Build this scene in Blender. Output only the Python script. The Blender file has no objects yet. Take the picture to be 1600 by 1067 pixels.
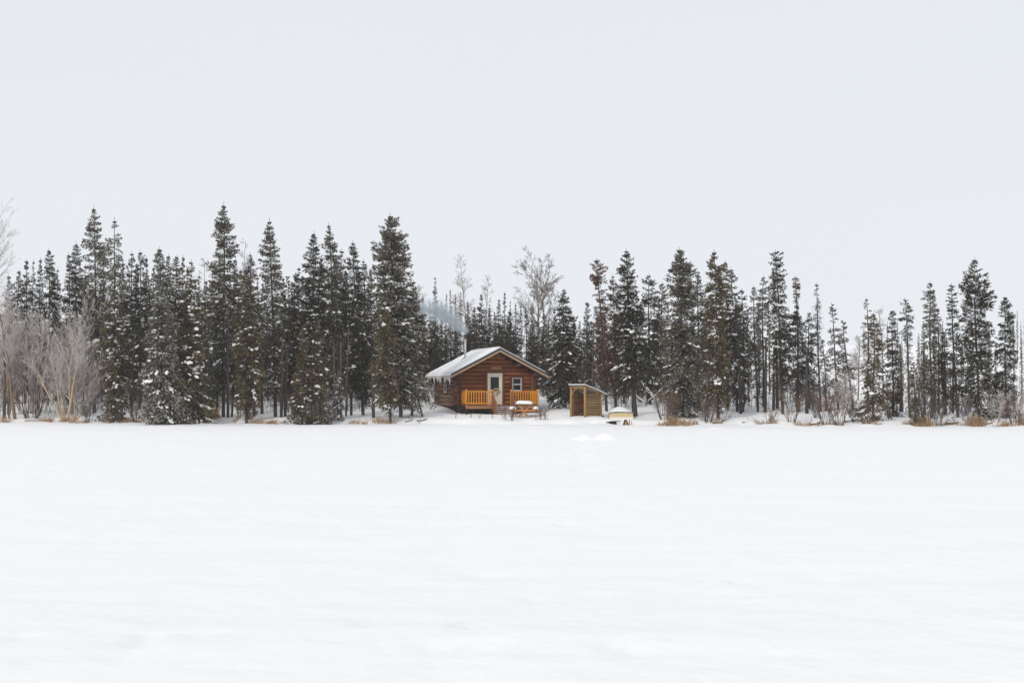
import bpy, math, random
import numpy as np
from mathutils import Vector, Matrix

random.seed(7)
PI = math.pi
scene = bpy.context.scene
C = scene.collection

# ------------------------------------------------------------------ camera
CAM_H = 2.3
FOC = 2222.0                       # focal length in pixels of the 1600 px wide photograph (50 mm)
PITCH = math.atan((608 - 533.5) / FOC)
cd = bpy.data.cameras.new('camera')
cd.lens = 50.0; cd.sensor_width = 36.0
cd.clip_start = 0.1; cd.clip_end = 5000
cam = bpy.data.objects.new('camera', cd)
cam.location = (0, 0, CAM_H)
cam.rotation_euler = (math.radians(90) + PITCH, 0, 0)
C.objects.link(cam)
scene.camera = cam

# ------------------------------------------------------------------ sky, sun, exposure
SUN_EL, SUN_AZ = 36.0, 215.0       # azimuth clockwise from +Y: the sun stands behind and to the left of the camera
world = bpy.data.worlds.new('World'); scene.world = world; world.use_nodes = True
nt = world.node_tree; nt.nodes.clear()
n_out = nt.nodes.new('ShaderNodeOutputWorld')
n_bg = nt.nodes.new('ShaderNodeBackground'); n_bg.inputs['Strength'].default_value = 0.1
n_sky = nt.nodes.new('ShaderNodeTexSky'); n_sky.sky_type = 'NISHITA'; n_sky.sun_disc = False
n_sky.sun_elevation = math.radians(SUN_EL); n_sky.sun_rotation = math.radians(SUN_AZ)
n_mix = nt.nodes.new('ShaderNodeMixRGB'); n_mix.inputs[0].default_value = 0.95
n_tc = nt.nodes.new('ShaderNodeTexCoord')
n_mp = nt.nodes.new('ShaderNodeMapping'); n_mp.inputs['Scale'].default_value = (1.2, 1.2, 4.0)
n_no = nt.nodes.new('ShaderNodeTexNoise'); n_no.inputs['Scale'].default_value = 1.6; n_no.inputs['Detail'].default_value = 3
n_cl = nt.nodes.new('ShaderNodeValToRGB')
n_cl.color_ramp.elements[0].position = 0.25; n_cl.color_ramp.elements[0].color = (0.820, 0.847, 0.897, 1)
n_cl.color_ramp.elements[1].position = 0.75; n_cl.color_ramp.elements[1].color = (0.840, 0.865, 0.905, 1)
n_sc = nt.nodes.new('ShaderNodeVectorMath'); n_sc.operation = 'SCALE'; n_sc.inputs['Scale'].default_value = 10.0
nt.links.new(n_tc.outputs['Generated'], n_mp.inputs['Vector']); nt.links.new(n_mp.outputs[0], n_no.inputs['Vector'])
nt.links.new(n_no.outputs['Fac'], n_cl.inputs['Fac']); nt.links.new(n_cl.outputs['Color'], n_sc.inputs[0])
nt.links.new(n_sky.outputs[0], n_mix.inputs[1]); nt.links.new(n_sc.outputs[0], n_mix.inputs[2])
nt.links.new(n_mix.outputs[0], n_bg.inputs['Color']); nt.links.new(n_bg.outputs[0], n_out.inputs['Surface'])

sl = bpy.data.lights.new('sun', 'SUN'); sl.energy = 1.3; sl.angle = math.radians(12); sl.color = (1.0, 0.93, 0.83)
so = bpy.data.objects.new('sun', sl)
az, el = math.radians(SUN_AZ), math.radians(SUN_EL)
sdir = Vector((math.sin(az) * math.cos(el), math.cos(az) * math.cos(el), math.sin(el)))
so.rotation_euler = sdir.to_track_quat('Z', 'Y').to_euler(); so.location = (0, 0, 30)
C.objects.link(so)

scene.render.engine = 'CYCLES'
vs = scene.view_settings
vs.view_transform = 'Standard'; vs.look = 'None'; vs.exposure = 0.0; vs.gamma = 1.0; vs.use_curve_mapping = False
scene.cycles.max_bounces = 8; scene.cycles.diffuse_bounces = 4; scene.cycles.volume_bounces = 1
scene.cycles.volume_step_rate = 1.0

# ------------------------------------------------------------------ helpers
def tag(o, label=None, cat=None, group=None, kind=None):
    if label: o['label'] = label
    if cat: o['category'] = cat
    if group: o['group'] = group
    if kind: o['kind'] = kind
    return o

def empty(name, loc=(0, 0, 0), rz=0.0):
    o = bpy.data.objects.new(name, None); o.empty_display_size = 0.3
    o.location = loc; o.rotation_euler = (0, 0, rz); C.objects.link(o); return o

def link(name, me, parent=None, loc=None):
    o = bpy.data.objects.new(name, me); C.objects.link(o)
    if parent is not None: o.parent = parent
    if loc is not None: o.location = loc
    return o

def copy_tree(o, parent=None):
    c = o.copy(); C.objects.link(c)
    if parent is not None: c.parent = parent
    for ch in list(o.children): copy_tree(ch, c)
    return c

def mesh_np(name, V, F, mats, attr=None, midx=None, smooth=False):
    """V (n,3), F (m,k) with one k; attr: one float per vertex."""
    V = np.asarray(V, dtype=np.float32); F = np.asarray(F, dtype=np.int32)
    me = bpy.data.meshes.new(name)
    k = F.shape[1]
    me.vertices.add(len(V)); me.vertices.foreach_set('co', V.ravel())
    me.loops.add(F.size); me.loops.foreach_set('vertex_index', F.ravel())
    me.polygons.add(len(F)); me.polygons.foreach_set('loop_start', np.arange(0, F.size, k, dtype=np.int32))
    if not isinstance(mats, (list, tuple)): mats = [mats]
    for m in mats: me.materials.append(m)
    if midx is not None: me.polygons.foreach_set('material_index', np.asarray(midx, dtype=np.int32))
    me.polygons.foreach_set('use_smooth', np.full(len(F), smooth, dtype=bool))
    me.update(calc_edges=True)
    if attr is not None:
        a = me.attributes.new('v', 'FLOAT', 'POINT'); a.data.foreach_set('value', np.asarray(attr, dtype=np.float32))
    return me

def norm(a):
    return a / np.maximum(np.linalg.norm(a, axis=-1, keepdims=True), 1e-9)

def tubes(P0, P1, R0, R1, ns=3):
    """independent tapered segments -> V, F (quads)"""
    d = norm(P1 - P0)
    ref = np.where(np.abs(d[:, 2:3]) > 0.9, np.array([[1., 0, 0]]), np.array([[0, 0, 1.]]))
    a = norm(np.cross(d, ref)); b = np.cross(d, a)
    n = len(P0)
    ang = np.arange(ns) * 2 * PI / ns
    ca, sa = np.cos(ang)[None, :, None], np.sin(ang)[None, :, None]
    ring = a[:, None, :] * ca + b[:, None, :] * sa
    A = P0[:, None, :] + ring * R0[:, None, None]
    B = P1[:, None, :] + ring * R1[:, None, None]
    V = np.concatenate([A, B], axis=1).reshape(-1, 3)
    i = np.arange(ns); j = (i + 1) % ns
    f = np.stack([i, j, j + ns, i + ns], axis=1)
    F = (f[None] + (np.arange(n) * 2 * ns)[:, None, None]).reshape(-1, 4)
    return V, F

def chain(P, R, ns=8, cap=True):
    """one continuous tube through the points P -> verts, faces (quads; end caps as quads/fans)"""
    P = np.asarray(P, float); n = len(P)
    T = norm(np.gradient(P, axis=0))
    V = []; up = np.array([0, 0, 1.])
    if abs(T[0][2]) > 0.9: up = np.array([1., 0, 0])
    for k in range(n):
        a = norm(np.cross(T[k], up)); b = np.cross(T[k], a)
        for s in range(ns):
            t = 2 * PI * s / ns
            V.append(P[k] + (a * math.cos(t) + b * math.sin(t)) * R[k])
    F = []
    for k in range(n - 1):
        for s in range(ns):
            s2 = (s + 1) % ns
            F.append((k * ns + s, k * ns + s2, (k + 1) * ns + s2, (k + 1) * ns + s))
    caps = []
    if cap:
        caps = [tuple(range(ns))[::-1], tuple((n - 1) * ns + s for s in range(ns))]
    return V, F, caps

ICO_V = None
def ico():
    global ICO_V, ICO_F
    if ICO_V is None:
        t = (1 + 5 ** .5) / 2
        v = [(-1, t, 0), (1, t, 0), (-1, -t, 0), (1, -t, 0), (0, -1, t), (0, 1, t), (0, -1, -t), (0, 1, -t), (t, 0, -1), (t, 0, 1), (-t, 0, -1), (-t, 0, 1)]
        ICO_V = norm(np.array(v, float))
        ICO_F = np.array([(0, 11, 5), (0, 5, 1), (0, 1, 7), (0, 7, 10), (0, 10, 11), (1, 5, 9), (5, 11, 4), (11, 10, 2), (10, 7, 6), (7, 1, 8), (3, 9, 4), (3, 4, 2), (3, 2, 6), (3, 6, 8), (3, 8, 9), (4, 9, 5), (2, 4, 11), (6, 2, 10), (8, 6, 7), (9, 8, 1)])
    return ICO_V, ICO_F

class MB:
    """collects boxes, prisms and tubes; build() links them as ONE mesh object"""
    def __init__(s): s.V = []; s.F = []
    def add(s, V, F):
        o = len(s.V); s.V += [tuple(v) for v in V]; s.F += [tuple(i + o for i in f) for f in F]; return s
    def box(s, x0, x1, y0, y1, z0, z1):
        V = [(x, y, z) for z in (z0, z1) for x, y in ((x0, y0), (x1, y0), (x1, y1), (x0, y1))]
        return s.add(V, [(3, 2, 1, 0), (4, 5, 6, 7), (0, 1, 5, 4), (1, 2, 6, 5), (2, 3, 7, 6), (3, 0, 4, 7)])
    def beam(s, p, q, w, h):
        p = Vector(p); q = Vector(q); d = (q - p).normalized()
        up = Vector((0, 0, 1)) if abs(d.z) < 0.95 else Vector((0, 1, 0))
        a = d.cross(up).normalized(); b = a.cross(d).normalized()
        V = [c + a * i * w / 2 + b * j * h / 2 for c in (p, q) for i, j in ((-1, -1), (1, -1), (1, 1), (-1, 1))]
        return s.add(V, [(3, 2, 1, 0), (4, 5, 6, 7), (0, 1, 5, 4), (1, 2, 6, 5), (2, 3, 7, 6), (3, 0, 4, 7)])
    def prism(s, pts, axis, a0, a1):
        """polygon pts in the plane across axis, extruded a0..a1"""
        def mk(p, a):
            return (a, p[0], p[1]) if axis == 'x' else (p[0], a, p[1]) if axis == 'y' else (p[0], p[1], a)
        n = len(pts)
        V = [mk(p, a0) for p in pts] + [mk(p, a1) for p in pts]
        return s.add(V, [tuple(range(n))[::-1], tuple(range(n, 2 * n))] + [(i, (i + 1) % n, (i + 1) % n + n, i + n) for i in range(n)])
    def tube(s, P, R, ns=8):
        if not hasattr(R, '__len__'): R = [R] * len(P)
        V, F, caps = chain(P, R, ns); return s.add(V, list(F) + caps)
    def build(s, name, mat, parent=None, smooth=False, bevel=0.0, loc=None):
        me = bpy.data.meshes.new(name); me.from_pydata([tuple(v) for v in s.V], [], s.F); me.update()
        me.materials.append(mat)
        if smooth:
            for p in me.polygons: p.use_smooth = len(p.vertices) <= 4
        o = link(name, me, parent, loc)
        if bevel:
            b = o.modifiers.new('bevel', 'BEVEL'); b.width = bevel; b.segments = 1; b.limit_method = 'ANGLE'
        return o

# ------------------------------------------------------------------ materials
def mat(name, base, rough=0.8, spec=0.3, metallic=0.0, noise=None, bump=0.0, bscale=20.0, attr=None, rnd=None, stretch=(1, 1, 1)):
    """noise=(colour2, scale, contrast); attr=[(pos,colour)...] reads the per-vertex value; rnd=amount of per-object lightness change"""
    m = bpy.data.materials.new(name); m.use_nodes = True
    t = m.node_tree; p = t.nodes['Principled BSDF']
    p.inputs['Base Color'].default_value = (*base, 1); p.inputs['Roughness'].default_value = rough
    p.inputs['Specular IOR Level'].default_value = spec; p.inputs['Metallic'].default_value = metallic
    tc = t.nodes.new('ShaderNodeTexCoord'); mp = t.nodes.new('ShaderNodeMapping'); mp.inputs['Scale'].default_value = stretch
    t.links.new(tc.outputs['Object'], mp.inputs['Vector'])
    col = None
    if attr:
        a = t.nodes.new('ShaderNodeAttribute'); a.attribute_name = 'v'
        r = t.nodes.new('ShaderNodeValToRGB')
        while len(r.color_ramp.elements) < len(attr): r.color_ramp.elements.new(0.5)
        for e, (pos, c) in zip(r.color_ramp.elements, attr): e.position = pos; e.color = (*c, 1)
        t.links.new(a.outputs['Fac'], r.inputs['Fac']); col = r.outputs['Color']
    if noise:
        c2, sc, con = noise
        n = t.nodes.new('ShaderNodeTexNoise'); n.inputs['Scale'].default_value = sc; n.inputs['Detail'].default_value = 5
        t.links.new(mp.outputs[0], n.inputs['Vector'])
        r = t.nodes.new('ShaderNodeValToRGB')
        r.color_ramp.elements[0].position = 0.5 - con; r.color_ramp.elements[1].position = 0.5 + con
        r.color_ramp.elements[0].color = (*base, 1); r.color_ramp.elements[1].color = (*c2, 1)
        t.links.new(n.outputs['Fac'], r.inputs['Fac']); col = r.outputs['Color']
    if rnd:
        oi = t.nodes.new('ShaderNodeObjectInfo'); mr = t.nodes.new('ShaderNodeMapRange')
        mr.inputs['To Min'].default_value = 1 - rnd; mr.inputs['To Max'].default_value = 1 + rnd
        t.links.new(oi.outputs['Random'], mr.inputs['Value'])
        vm = t.nodes.new('ShaderNodeVectorMath'); vm.operation = 'SCALE'
        if col is not None: t.links.new(col, vm.inputs[0])
        else: vm.inputs[0].default_value = base
        t.links.new(mr.outputs[0], vm.inputs['Scale']); col = vm.outputs[0]
    if col is not None: t.links.new(col, p.inputs['Base Color'])
    if bump:
        n = t.nodes.new('ShaderNodeTexNoise'); n.inputs['Scale'].default_value = bscale; n.inputs['Detail'].default_value = 4
        t.links.new(mp.outputs[0], n.inputs['Vector'])
        b = t.nodes.new('ShaderNodeBump'); b.inputs['Strength'].default_value = 1.0; b.inputs['Distance'].default_value = bump
        t.links.new(n.outputs['Fac'], b.inputs['Height']); t.links.new(b.outputs[0], p.inputs['Normal'])
    return m

def snow_material():
    m = mat('snow', (0.886, 0.889, 0.894), 0.75, 0.15)
    t = m.node_tree; p = t.nodes['Principled BSDF']
    tc = t.nodes['Texture Coordinate']
    prev = None
    for sc, st, dist, stretch in ((0.9, 1, 0.07, (0.8, 1, 1)), (4.0, 1, 0.020, (0.9, 1, 1)), (60.0, 1, 0.0025, (1, 1, 1))):
        mp = t.nodes.new('ShaderNodeMapping'); mp.inputs['Scale'].default_value = stretch
        n = t.nodes.new('ShaderNodeTexNoise'); n.inputs['Scale'].default_value = sc; n.inputs['Detail'].default_value = 4
        b = t.nodes.new('ShaderNodeBump'); b.inputs['Strength'].default_value = st; b.inputs['Distance'].default_value = dist
        t.links.new(tc.outputs['Object'], mp.inputs['Vector']); t.links.new(mp.outputs[0], n.inputs['Vector'])
        t.links.new(n.outputs['Fac'], b.inputs['Height'])
        if prev: t.links.new(prev.outputs[0], b.inputs['Normal'])
        prev = b
    t.links.new(prev.outputs[0], p.inputs['Normal'])
    return m

M = {}
M['snow'] = snow_material()
M['snowcap'] = mat('snow_cap', (0.886, 0.889, 0.894), 0.8, 0.1, bump=0.02, bscale=8)
M['clump'] = mat('snow_clump', (0.86, 0.86, 0.855), 0.85, 0.1)
M['frost'] = mat('frosted_needles', (0.5, 0.5, 0.5), 0.85, 0.1, attr=[(0, (0.24, 0.22, 0.19)), (1, (0.62, 0.61, 0.59))])
M['dark'] = mat('needles_dark', (0.02, 0.022, 0.018), 0.75, 0.2, attr=[(0, (0.014, 0.013, 0.008)), (0.55, (0.048, 0.041, 0.024)), (1, (0.125, 0.102, 0.062))])
M['olive'] = mat('needles_olive', (0.05, 0.045, 0.025), 0.75, 0.2, attr=[(0, (0.026, 0.021, 0.010)), (0.5, (0.100, 0.074, 0.033)), (1, (0.23, 0.172, 0.090))])
M['grey'] = mat('needles_grey', (0.05, 0.05, 0.04), 0.75, 0.2, attr=[(0, (0.024, 0.022, 0.015)), (0.5, (0.100, 0.085, 0.055)), (1, (0.24, 0.205, 0.145))])
M['rust'] = mat('needles_rust', (0.08, 0.04, 0.03), 0.8, 0.15, attr=[(0, (0.040, 0.020, 0.014)), (0.5, (0.135, 0.066, 0.044)), (1, (0.25, 0.15, 0.115))])
M['bark'] = mat('spruce_bark', (0.055, 0.042, 0.034), 0.9, 0.15, noise=((0.14, 0.11, 0.09), 9, 0.2), bump=0.02, bscale=18, rnd=0.25, stretch=(1, 1, 0.25))
M['barktan'] = mat('tan_bark', (0.15, 0.105, 0.07), 0.9, 0.15, noise=((0.26, 0.19, 0.13), 9, 0.2), bump=0.02, bscale=18, stretch=(1, 1, 0.25))
M['twig'] = mat('dead_twigs', (0.07, 0.055, 0.048), 0.9, 0.1)
M['brush'] = mat('bare_brush', (0.10, 0.08, 0.07), 0.9, 0.1, attr=[(0, (0.035, 0.027, 0.024)), (1, (0.20, 0.17, 0.155))])
M['brushred'] = mat('reddish_brush', (0.13, 0.08, 0.06), 0.9, 0.1, attr=[(0, (0.07, 0.04, 0.03)), (1, (0.24, 0.16, 0.12))])
M['frosttwig'] = mat('frosted_twigs', (0.45, 0.42, 0.42), 0.9, 0.1, attr=[(0, (0.20, 0.16, 0.14)), (1, (0.66, 0.62, 0.60))])
M['birch'] = mat('golden_birch_bark', (0.42, 0.30, 0.15), 0.7, 0.2, noise=((0.62, 0.50, 0.32), 6, 0.25), bump=0.006, bscale=25)
M['aspen'] = mat('pale_aspen_bark', (0.30, 0.25, 0.20), 0.8, 0.2, noise=((0.20, 0.16, 0.13), 5, 0.2))
M['grass'] = mat('dry_grass', (0.4, 0.25, 0.1), 0.9, 0.1, attr=[(0, (0.17, 0.10, 0.05)), (0.6, (0.42, 0.27, 0.14)), (1, (0.66, 0.52, 0.36))])
M['log'] = mat('stained_log', (0.135, 0.037, 0.012), 0.55, 0.3, noise=((0.29, 0.093, 0.028), 2.2, 0.25), bump=0.004, bscale=9, rnd=0.35, stretch=(0.5, 4, 6))
M['logside'] = mat('weathered_log', (0.12, 0.065, 0.040), 0.8, 0.2, noise=((0.27, 0.18, 0.125), 2.0, 0.22), bump=0.005, bscale=9, rnd=0.3, stretch=(5, 0.4, 6))
M['logend'] = mat('log_end_stain', (0.045, 0.027, 0.02), 0.8, 0.2, noise=((0.11, 0.055, 0.03), 6, 0.3), rnd=0.3)
M['trim'] = mat('brown_trim', (0.115, 0.045, 0.024), 0.6, 0.3, noise=((0.15, 0.06, 0.03), 8, 0.3), stretch=(1, 1, 0.3))
M['chink'] = mat('log_joint', (0.03, 0.015, 0.009), 0.95, 0.1)
M['fascia'] = mat('grey_metal_trim', (0.045, 0.045, 0.047), 0.6, 0.4, noise=((0.07, 0.07, 0.07), 4, 0.3))
M['tan'] = mat('tan_board', (0.42, 0.27, 0.15), 0.75, 0.2, noise=((0.52, 0.36, 0.21), 5, 0.3), stretch=(1, 1, 1))
M['soffit'] = mat('soffit_board', (0.16, 0.085, 0.045), 0.8, 0.2, noise=((0.22, 0.12, 0.06), 6, 0.3))
M['orange'] = mat('orange_stain', (0.62, 0.235, 0.016), 0.55, 0.3, noise=((0.74, 0.32, 0.03), 4, 0.3), rnd=0.1)
M['stair'] = mat('red_brown_board', (0.22, 0.085, 0.045), 0.6, 0.3, noise=((0.29, 0.12, 0.06), 5, 0.3))
M['deckedge'] = mat('deck_board', (0.27, 0.13, 0.06), 0.8, 0.2, noise=((0.38, 0.21, 0.11), 4, 0.3), stretch=(0.4, 1, 4))
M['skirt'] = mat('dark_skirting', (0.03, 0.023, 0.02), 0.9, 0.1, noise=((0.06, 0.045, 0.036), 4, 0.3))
M['cream'] = mat('cream_paint', (0.76, 0.71, 0.58), 0.5, 0.4)
M['white'] = mat('white_frame', (0.74, 0.72, 0.66), 0.5, 0.4)
M['glass'] = mat('window_glass', (0.012, 0.013, 0.016), 0.08, 0.22)
M['steel'] = mat('stovepipe_steel', (0.66, 0.64, 0.60), 0.4, 0.5, metallic=0.35, noise=((0.50, 0.49, 0.47), 5, 0.3))
M['black'] = mat('black_metal', (0.012, 0.012, 0.012), 0.6, 0.4)
M['ice'] = mat('ice', (0.86, 0.86, 0.87), 0.12, 0.5)
M['ice'].node_tree.nodes['Principled BSDF'].inputs['Transmission Weight'].default_value = 0.05
M['shedwood'] = mat('shed_boards', (0.15, 0.10, 0.048), 0.85, 0.15, noise=((0.27, 0.185, 0.09), 3, 0.25), bump=0.01, bscale=12, rnd=0.2, stretch=(0.4, 0.4, 4))
M['shedpost'] = mat('peeled_pole', (0.28, 0.15, 0.05), 0.75, 0.2, noise=((0.42, 0.27, 0.12), 4, 0.3), rnd=0.15, stretch=(3, 3, 0.4))
M['shedback'] = mat('shed_inner_boards', (0.20, 0.10, 0.045), 0.85, 0.15, noise=((0.12, 0.055, 0.025), 3, 0.3), rnd=0.2)
M['tablewood'] = mat('table_wood', (0.38, 0.23, 0.11), 0.7, 0.2, noise=((0.48, 0.31, 0.16), 4, 0.3))
M['benchwood'] = mat('bench_stain', (0.52, 0.19, 0.045), 0.6, 0.3, noise=((0.62, 0.27, 0.08), 4, 0.3))
M['yellow'] = mat('yellow_hull', (0.58, 0.45, 0.20), 0.6, 0.3, noise=((0.66, 0.56, 0.34), 3, 0.3))
M['hullpale'] = mat('pale_hull', (0.78, 0.74, 0.62), 0.5, 0.4)
M['boatrim'] = mat('grey_rim', (0.26, 0.25, 0.23), 0.5, 0.4)
M['char'] = mat('charred_wood', (0.015, 0.014, 0.014), 0.9, 0.1, noise=((0.05, 0.045, 0.04), 8, 0.3))
M['deadwood'] = mat('dead_wood', (0.075, 0.058, 0.048), 0.9, 0.1, noise=((0.19, 0.15, 0.12), 5, 0.25), stretch=(1, 1, 1))
M['splitface'] = mat('split_wood', (0.60, 0.33, 0.13), 0.7, 0.2, noise=((0.40, 0.18, 0.06), 5, 0.3))
M['straw'] = mat('straw', (0.55, 0.42, 0.25), 0.9, 0.1)
M['floorboard'] = mat('interior_floor', (0.12, 0.08, 0.05), 0.8, 0.2)

# ------------------------------------------------------------------ ground shape
def hashn(ix, iy, seed):
    h = (ix * 374761393 + iy * 668265263 + seed * 2147483647) & 0xffffffff
    h = ((h ^ (h >> 13)) * 1274126177) & 0xffffffff
    return ((h ^ (h >> 16)) & 0xffff) / 65535.0
def vnoise(x, y, seed=0):
    x = np.asarray(x, float); y = np.asarray(y, float)
    ix = np.floor(x).astype(np.int64); iy = np.floor(y).astype(np.int64)
    fx = x - ix; fy = y - iy; fx = fx * fx * (3 - 2 * fx); fy = fy * fy * (3 - 2 * fy)
    a = hashn(ix, iy, seed); b = hashn(ix + 1, iy, seed); c = hashn(ix, iy + 1, seed); d = hashn(ix + 1, iy + 1, seed)
    return (a * (1 - fx) + b * fx) * (1 - fy) + (c * (1 - fx) + d * fx) * fy * 1.0
def fbm(x, y, seed=0, o=4):
    s = 0; a = 0.5
    for k in range(o):
        s = s + a * (vnoise(x, y, seed + k) - 0.5); x = x * 2.03 + 7.1; y = y * 2.03 + 3.7; a *= 0.5
    return s
def sstep(a, b, x):
    t = np.clip((x - a) / (b - a), 0, 1); return t * t * (3 - 2 * t)
def shore(x):
    x = np.asarray(x, float); xc = np.clip(x, -60, 60)
    return 90.8 - 0.15 * xc + 0.35 * np.sin(xc * 0.55) + 0.45 * np.sin(xc * .97 + 1) + 0.18 * np.sin(xc * 2.9)
CX, CY, CTH = -3.69, 98.8, math.radians(14)     # cabin front-left wall corner and its turn
CW, CL = 5.33, 7.2
def cab_uv(x, y):
    dx = x - CX; dy = y - CY; c, s = math.cos(CTH), math.sin(CTH)
    return dx * c + dy * s, -dx * s + dy * c
def gauss(x, y, cx, cy, sx, sy): return np.exp(-((x - cx) / sx) ** 2 - ((y - cy) / sy) ** 2)
FOOT = []
_r = random.Random(3)
for (cx, cy, n, sx, sy) in ((-3.1, 13.2, 26, 1.3, 1.6), (1.0, 12.8, 22, 1.6, 1.8), (3.9, 11.6, 14, 1.6, 1.4), (-1.0, 17, 10, 1.5, 2), (1.9, 25, 16, 2, 3), (8.2, 20, 10, 1.5, 2.5), (-8.0, 21, 12, 4, 3), (3.8, 17.0, 12, 2, 2)):
    for k in range(n):
        FOOT.append((cx + _r.gauss(0, sx), cy + _r.gauss(0, sy), _r.uniform(.07, .18), _r.uniform(.08, .26), _r.uniform(-.12, .07)))
for (x0, y0, x1, y1, n, sp) in ((-.6, 95.2, .3, 88.5, 26, .35), (.3, 88.5, 3.6, 70, 60, .5), (3.6, 70, 2.0, 40, 60, .5), (5.4, 90.8, 3.2, 80, 24, .4), (-3.0, 88, 6, 84, 40, 1.6), (-4, 72, 9, 76, 50, 3.0)):
    for k in range(n):
        t = k / n; FOOT.append((x0 + (x1 - x0) * t + _r.gauss(0, sp), y0 + (y1 - y0) * t + _r.gauss(0, sp), _r.uniform(.12, .24), _r.uniform(.18, .45), _r.uniform(-.12, -.03) if k % 3 else _r.uniform(.03, .07)))
def ground(x, y):
    x = np.asarray(x, float); y = np.asarray(y, float)
    d = y - shore(x)
    # lake: long low drifts, finer lumps close by
    lake = 0.16 * fbm(x * 0.05, y * 0.16, 11) + 0.11 * fbm(x * 0.22 + y * .05, y * 0.55, 21) + 0.035 * fbm(x * 0.9 + y * .2, y * 1.7, 31)
    near = sstep(45, 12, y)
    lake = lake + near * (0.05 * fbm(x * 0.8 - y * .3, y * 0.9, 41, 5) + 0.06 * fbm(x * 3.1, y * 3.7, 45, 3) * sstep(-.05, .15, fbm(x * .25 + 3, y * .3, 47)))
    lake = lake + 0.06 * sstep(0.05, 0.25, fbm(x * 0.13 + 5, y * 0.3, 51)) * fbm(x * 1.3, y * 1.6, 61)
    # old snowmobile track that curves away from the camera
    for off in (-0.22, 0.22):
        tx = -1.2 + 0.0025 * (y - 28) ** 2 * 1.0 + off
        lake = lake - 0.014 * np.exp(-((x - tx) / 0.16) ** 2) * sstep(18, 26, y) * sstep(75, 60, y)
    for (fx, fy, a, b, h) in FOOT:
        if x.size < 2000:
            if np.abs(x - fx).min() < 1 and np.abs(y - fy).min() < 1.5: lake = lake + h * gauss(x, y, fx, fy, a, b)
            continue
        m = (np.abs(x - fx) < 3 * a) & (np.abs(y - fy) < 3 * b)
        if m.any(): lake[m] += h * gauss(x[m], y[m], fx, fy, a, b)
    # shore-side drifts
    lake = lake + 0.30 * gauss(x, y, 32.5, 83, 2.6, 3) + 0.13 * gauss(x, y, 21.7, 86.2, .9, 1.2) + 0.16 * gauss(x, y, 31.5, 75, 3, 4)
    lake = lake + 0.09 * gauss(x, y, 12.5, 78, 3, 4) + 0.05 * sstep(70, 88, y) * np.maximum(fbm(x * .5, y * .5, 71), 0) * 2
    lake = lake + (0.55 * np.maximum(fbm(x * .55 + 3, y * .12, 111, 4) + .02, 0) + 0.12 * np.maximum(fbm(x * 2.1, y * .8, 115), 0)) * np.exp(-((d + .4) / 1.0) ** 2)
    dd = np.maximum(d, 0)
    left = sstep(-9, -22, x)
    land = 0.30 * sstep(0, 1.3, d) + 0.07 * np.minimum(np.maximum(d - 1, 0), 35) + 0.034 * np.maximum(d - 36, 0)
    land = land + sstep(0, 3, d) * (0.20 * fbm(x * .35, y * .35, 81) + 0.20 * fbm(x * 1.1, y * 1.1, 91)) + sstep(0, 1.0, d) * 0.10 * np.maximum(fbm(x * 1.1, y * 1.1, 95), 0)
    land = land + sstep(40, 90, d) * 2.2 * fbm(x * .02, y * .02, 101) * 1.6
    land = land + 0.12 * gauss(x, y, -5.4, 97.0, 1.3, 1.0) - .16 * gauss(x, y, -1.0, 98.5, 4.5, 2.2)
    land = land + .10 * gauss(x, y, 5.0, 92.6, 1.8, 1.5)
    u, v = cab_uv(x, y)
    ins = sstep(-0.3, 0.6, u) * sstep(CW + .3, CW - .6, u) * sstep(-2.0, -1.4, v) * sstep(CL + .3, CL - .6, v)
    land = land * (1 - ins) + np.minimum(land, 0.85) * ins
    return lake * (1 - 0.8 * sstep(0.3, 4, d)) + land
def gz(x, y): return float(ground(np.array([x]), np.array([y]))[0])

def wz(py, Y):      # height above the lake of what shows on photograph row py at distance Y
    t = math.atan((533.5 - py) / FOC) + PITCH
    return CAM_H + Y * math.tan(t)
def wx(px, Y):      # sideways position of photograph column px at distance Y
    return (px - 800) / FOC * Y

# ------------------------------------------------------------------ ground meshes
def grid_mesh(name, a, rowfun, t, m):
    """rows t (0..1) x columns a; rowfun(a, t) -> y ; x = a * (y + 80)"""
    A, T = np.meshgrid(a, t)
    Y = rowfun(A, T); X = A * (Y + 80)
    Z = ground(X, Y)
    V = np.stack([X, Y, Z], axis=-1).reshape(-1, 3)
    nr, nc = len(t), len(a)
    i = (np.arange(nr - 1)[:, None] * nc + np.arange(nc - 1)[None, :]).ravel()
    F = np.stack([i, i + 1, i + nc + 1, i + nc], axis=1)
    o = link(name, mesh_np(name, V, F, m, smooth=True))
    return tag(o, kind='structure')
a_in = np.linspace(-0.33, 0.33, 430)
a_out = np.linspace(0.33, 3.0, 34)[1:]
acol = np.concatenate([-a_out[::-1], a_in, a_out])
def shore_row(A):
    y = np.full_like(A, 90.0)
    for _ in range(12): y = shore(A * (y + 80))
    return y
def row_lake(A, T):
    S = shore_row(A)
    near = 4.0
    g = (near ** .5 + np.maximum(T, 0) * (S ** .5 - near ** .5)) ** 2
    return np.where(T < 0, near + T * 60, g)
def row_land(A, T):
    S = shore_row(A)
    return np.where(T < 0.6, S + (T / 0.6) ** 1.4 * 35, S + 35 + ((T - 0.6) / 0.4) ** 2.2 * 900)
grid_mesh('frozen_lake', acol, row_lake, np.concatenate([np.linspace(-1, 0, 8)[:-1], np.linspace(0, 1, 320)]), M['snow'])
grid_mesh('snowy_shore', acol, row_land, np.linspace(0, 1, 150), M['snow'])

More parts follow.
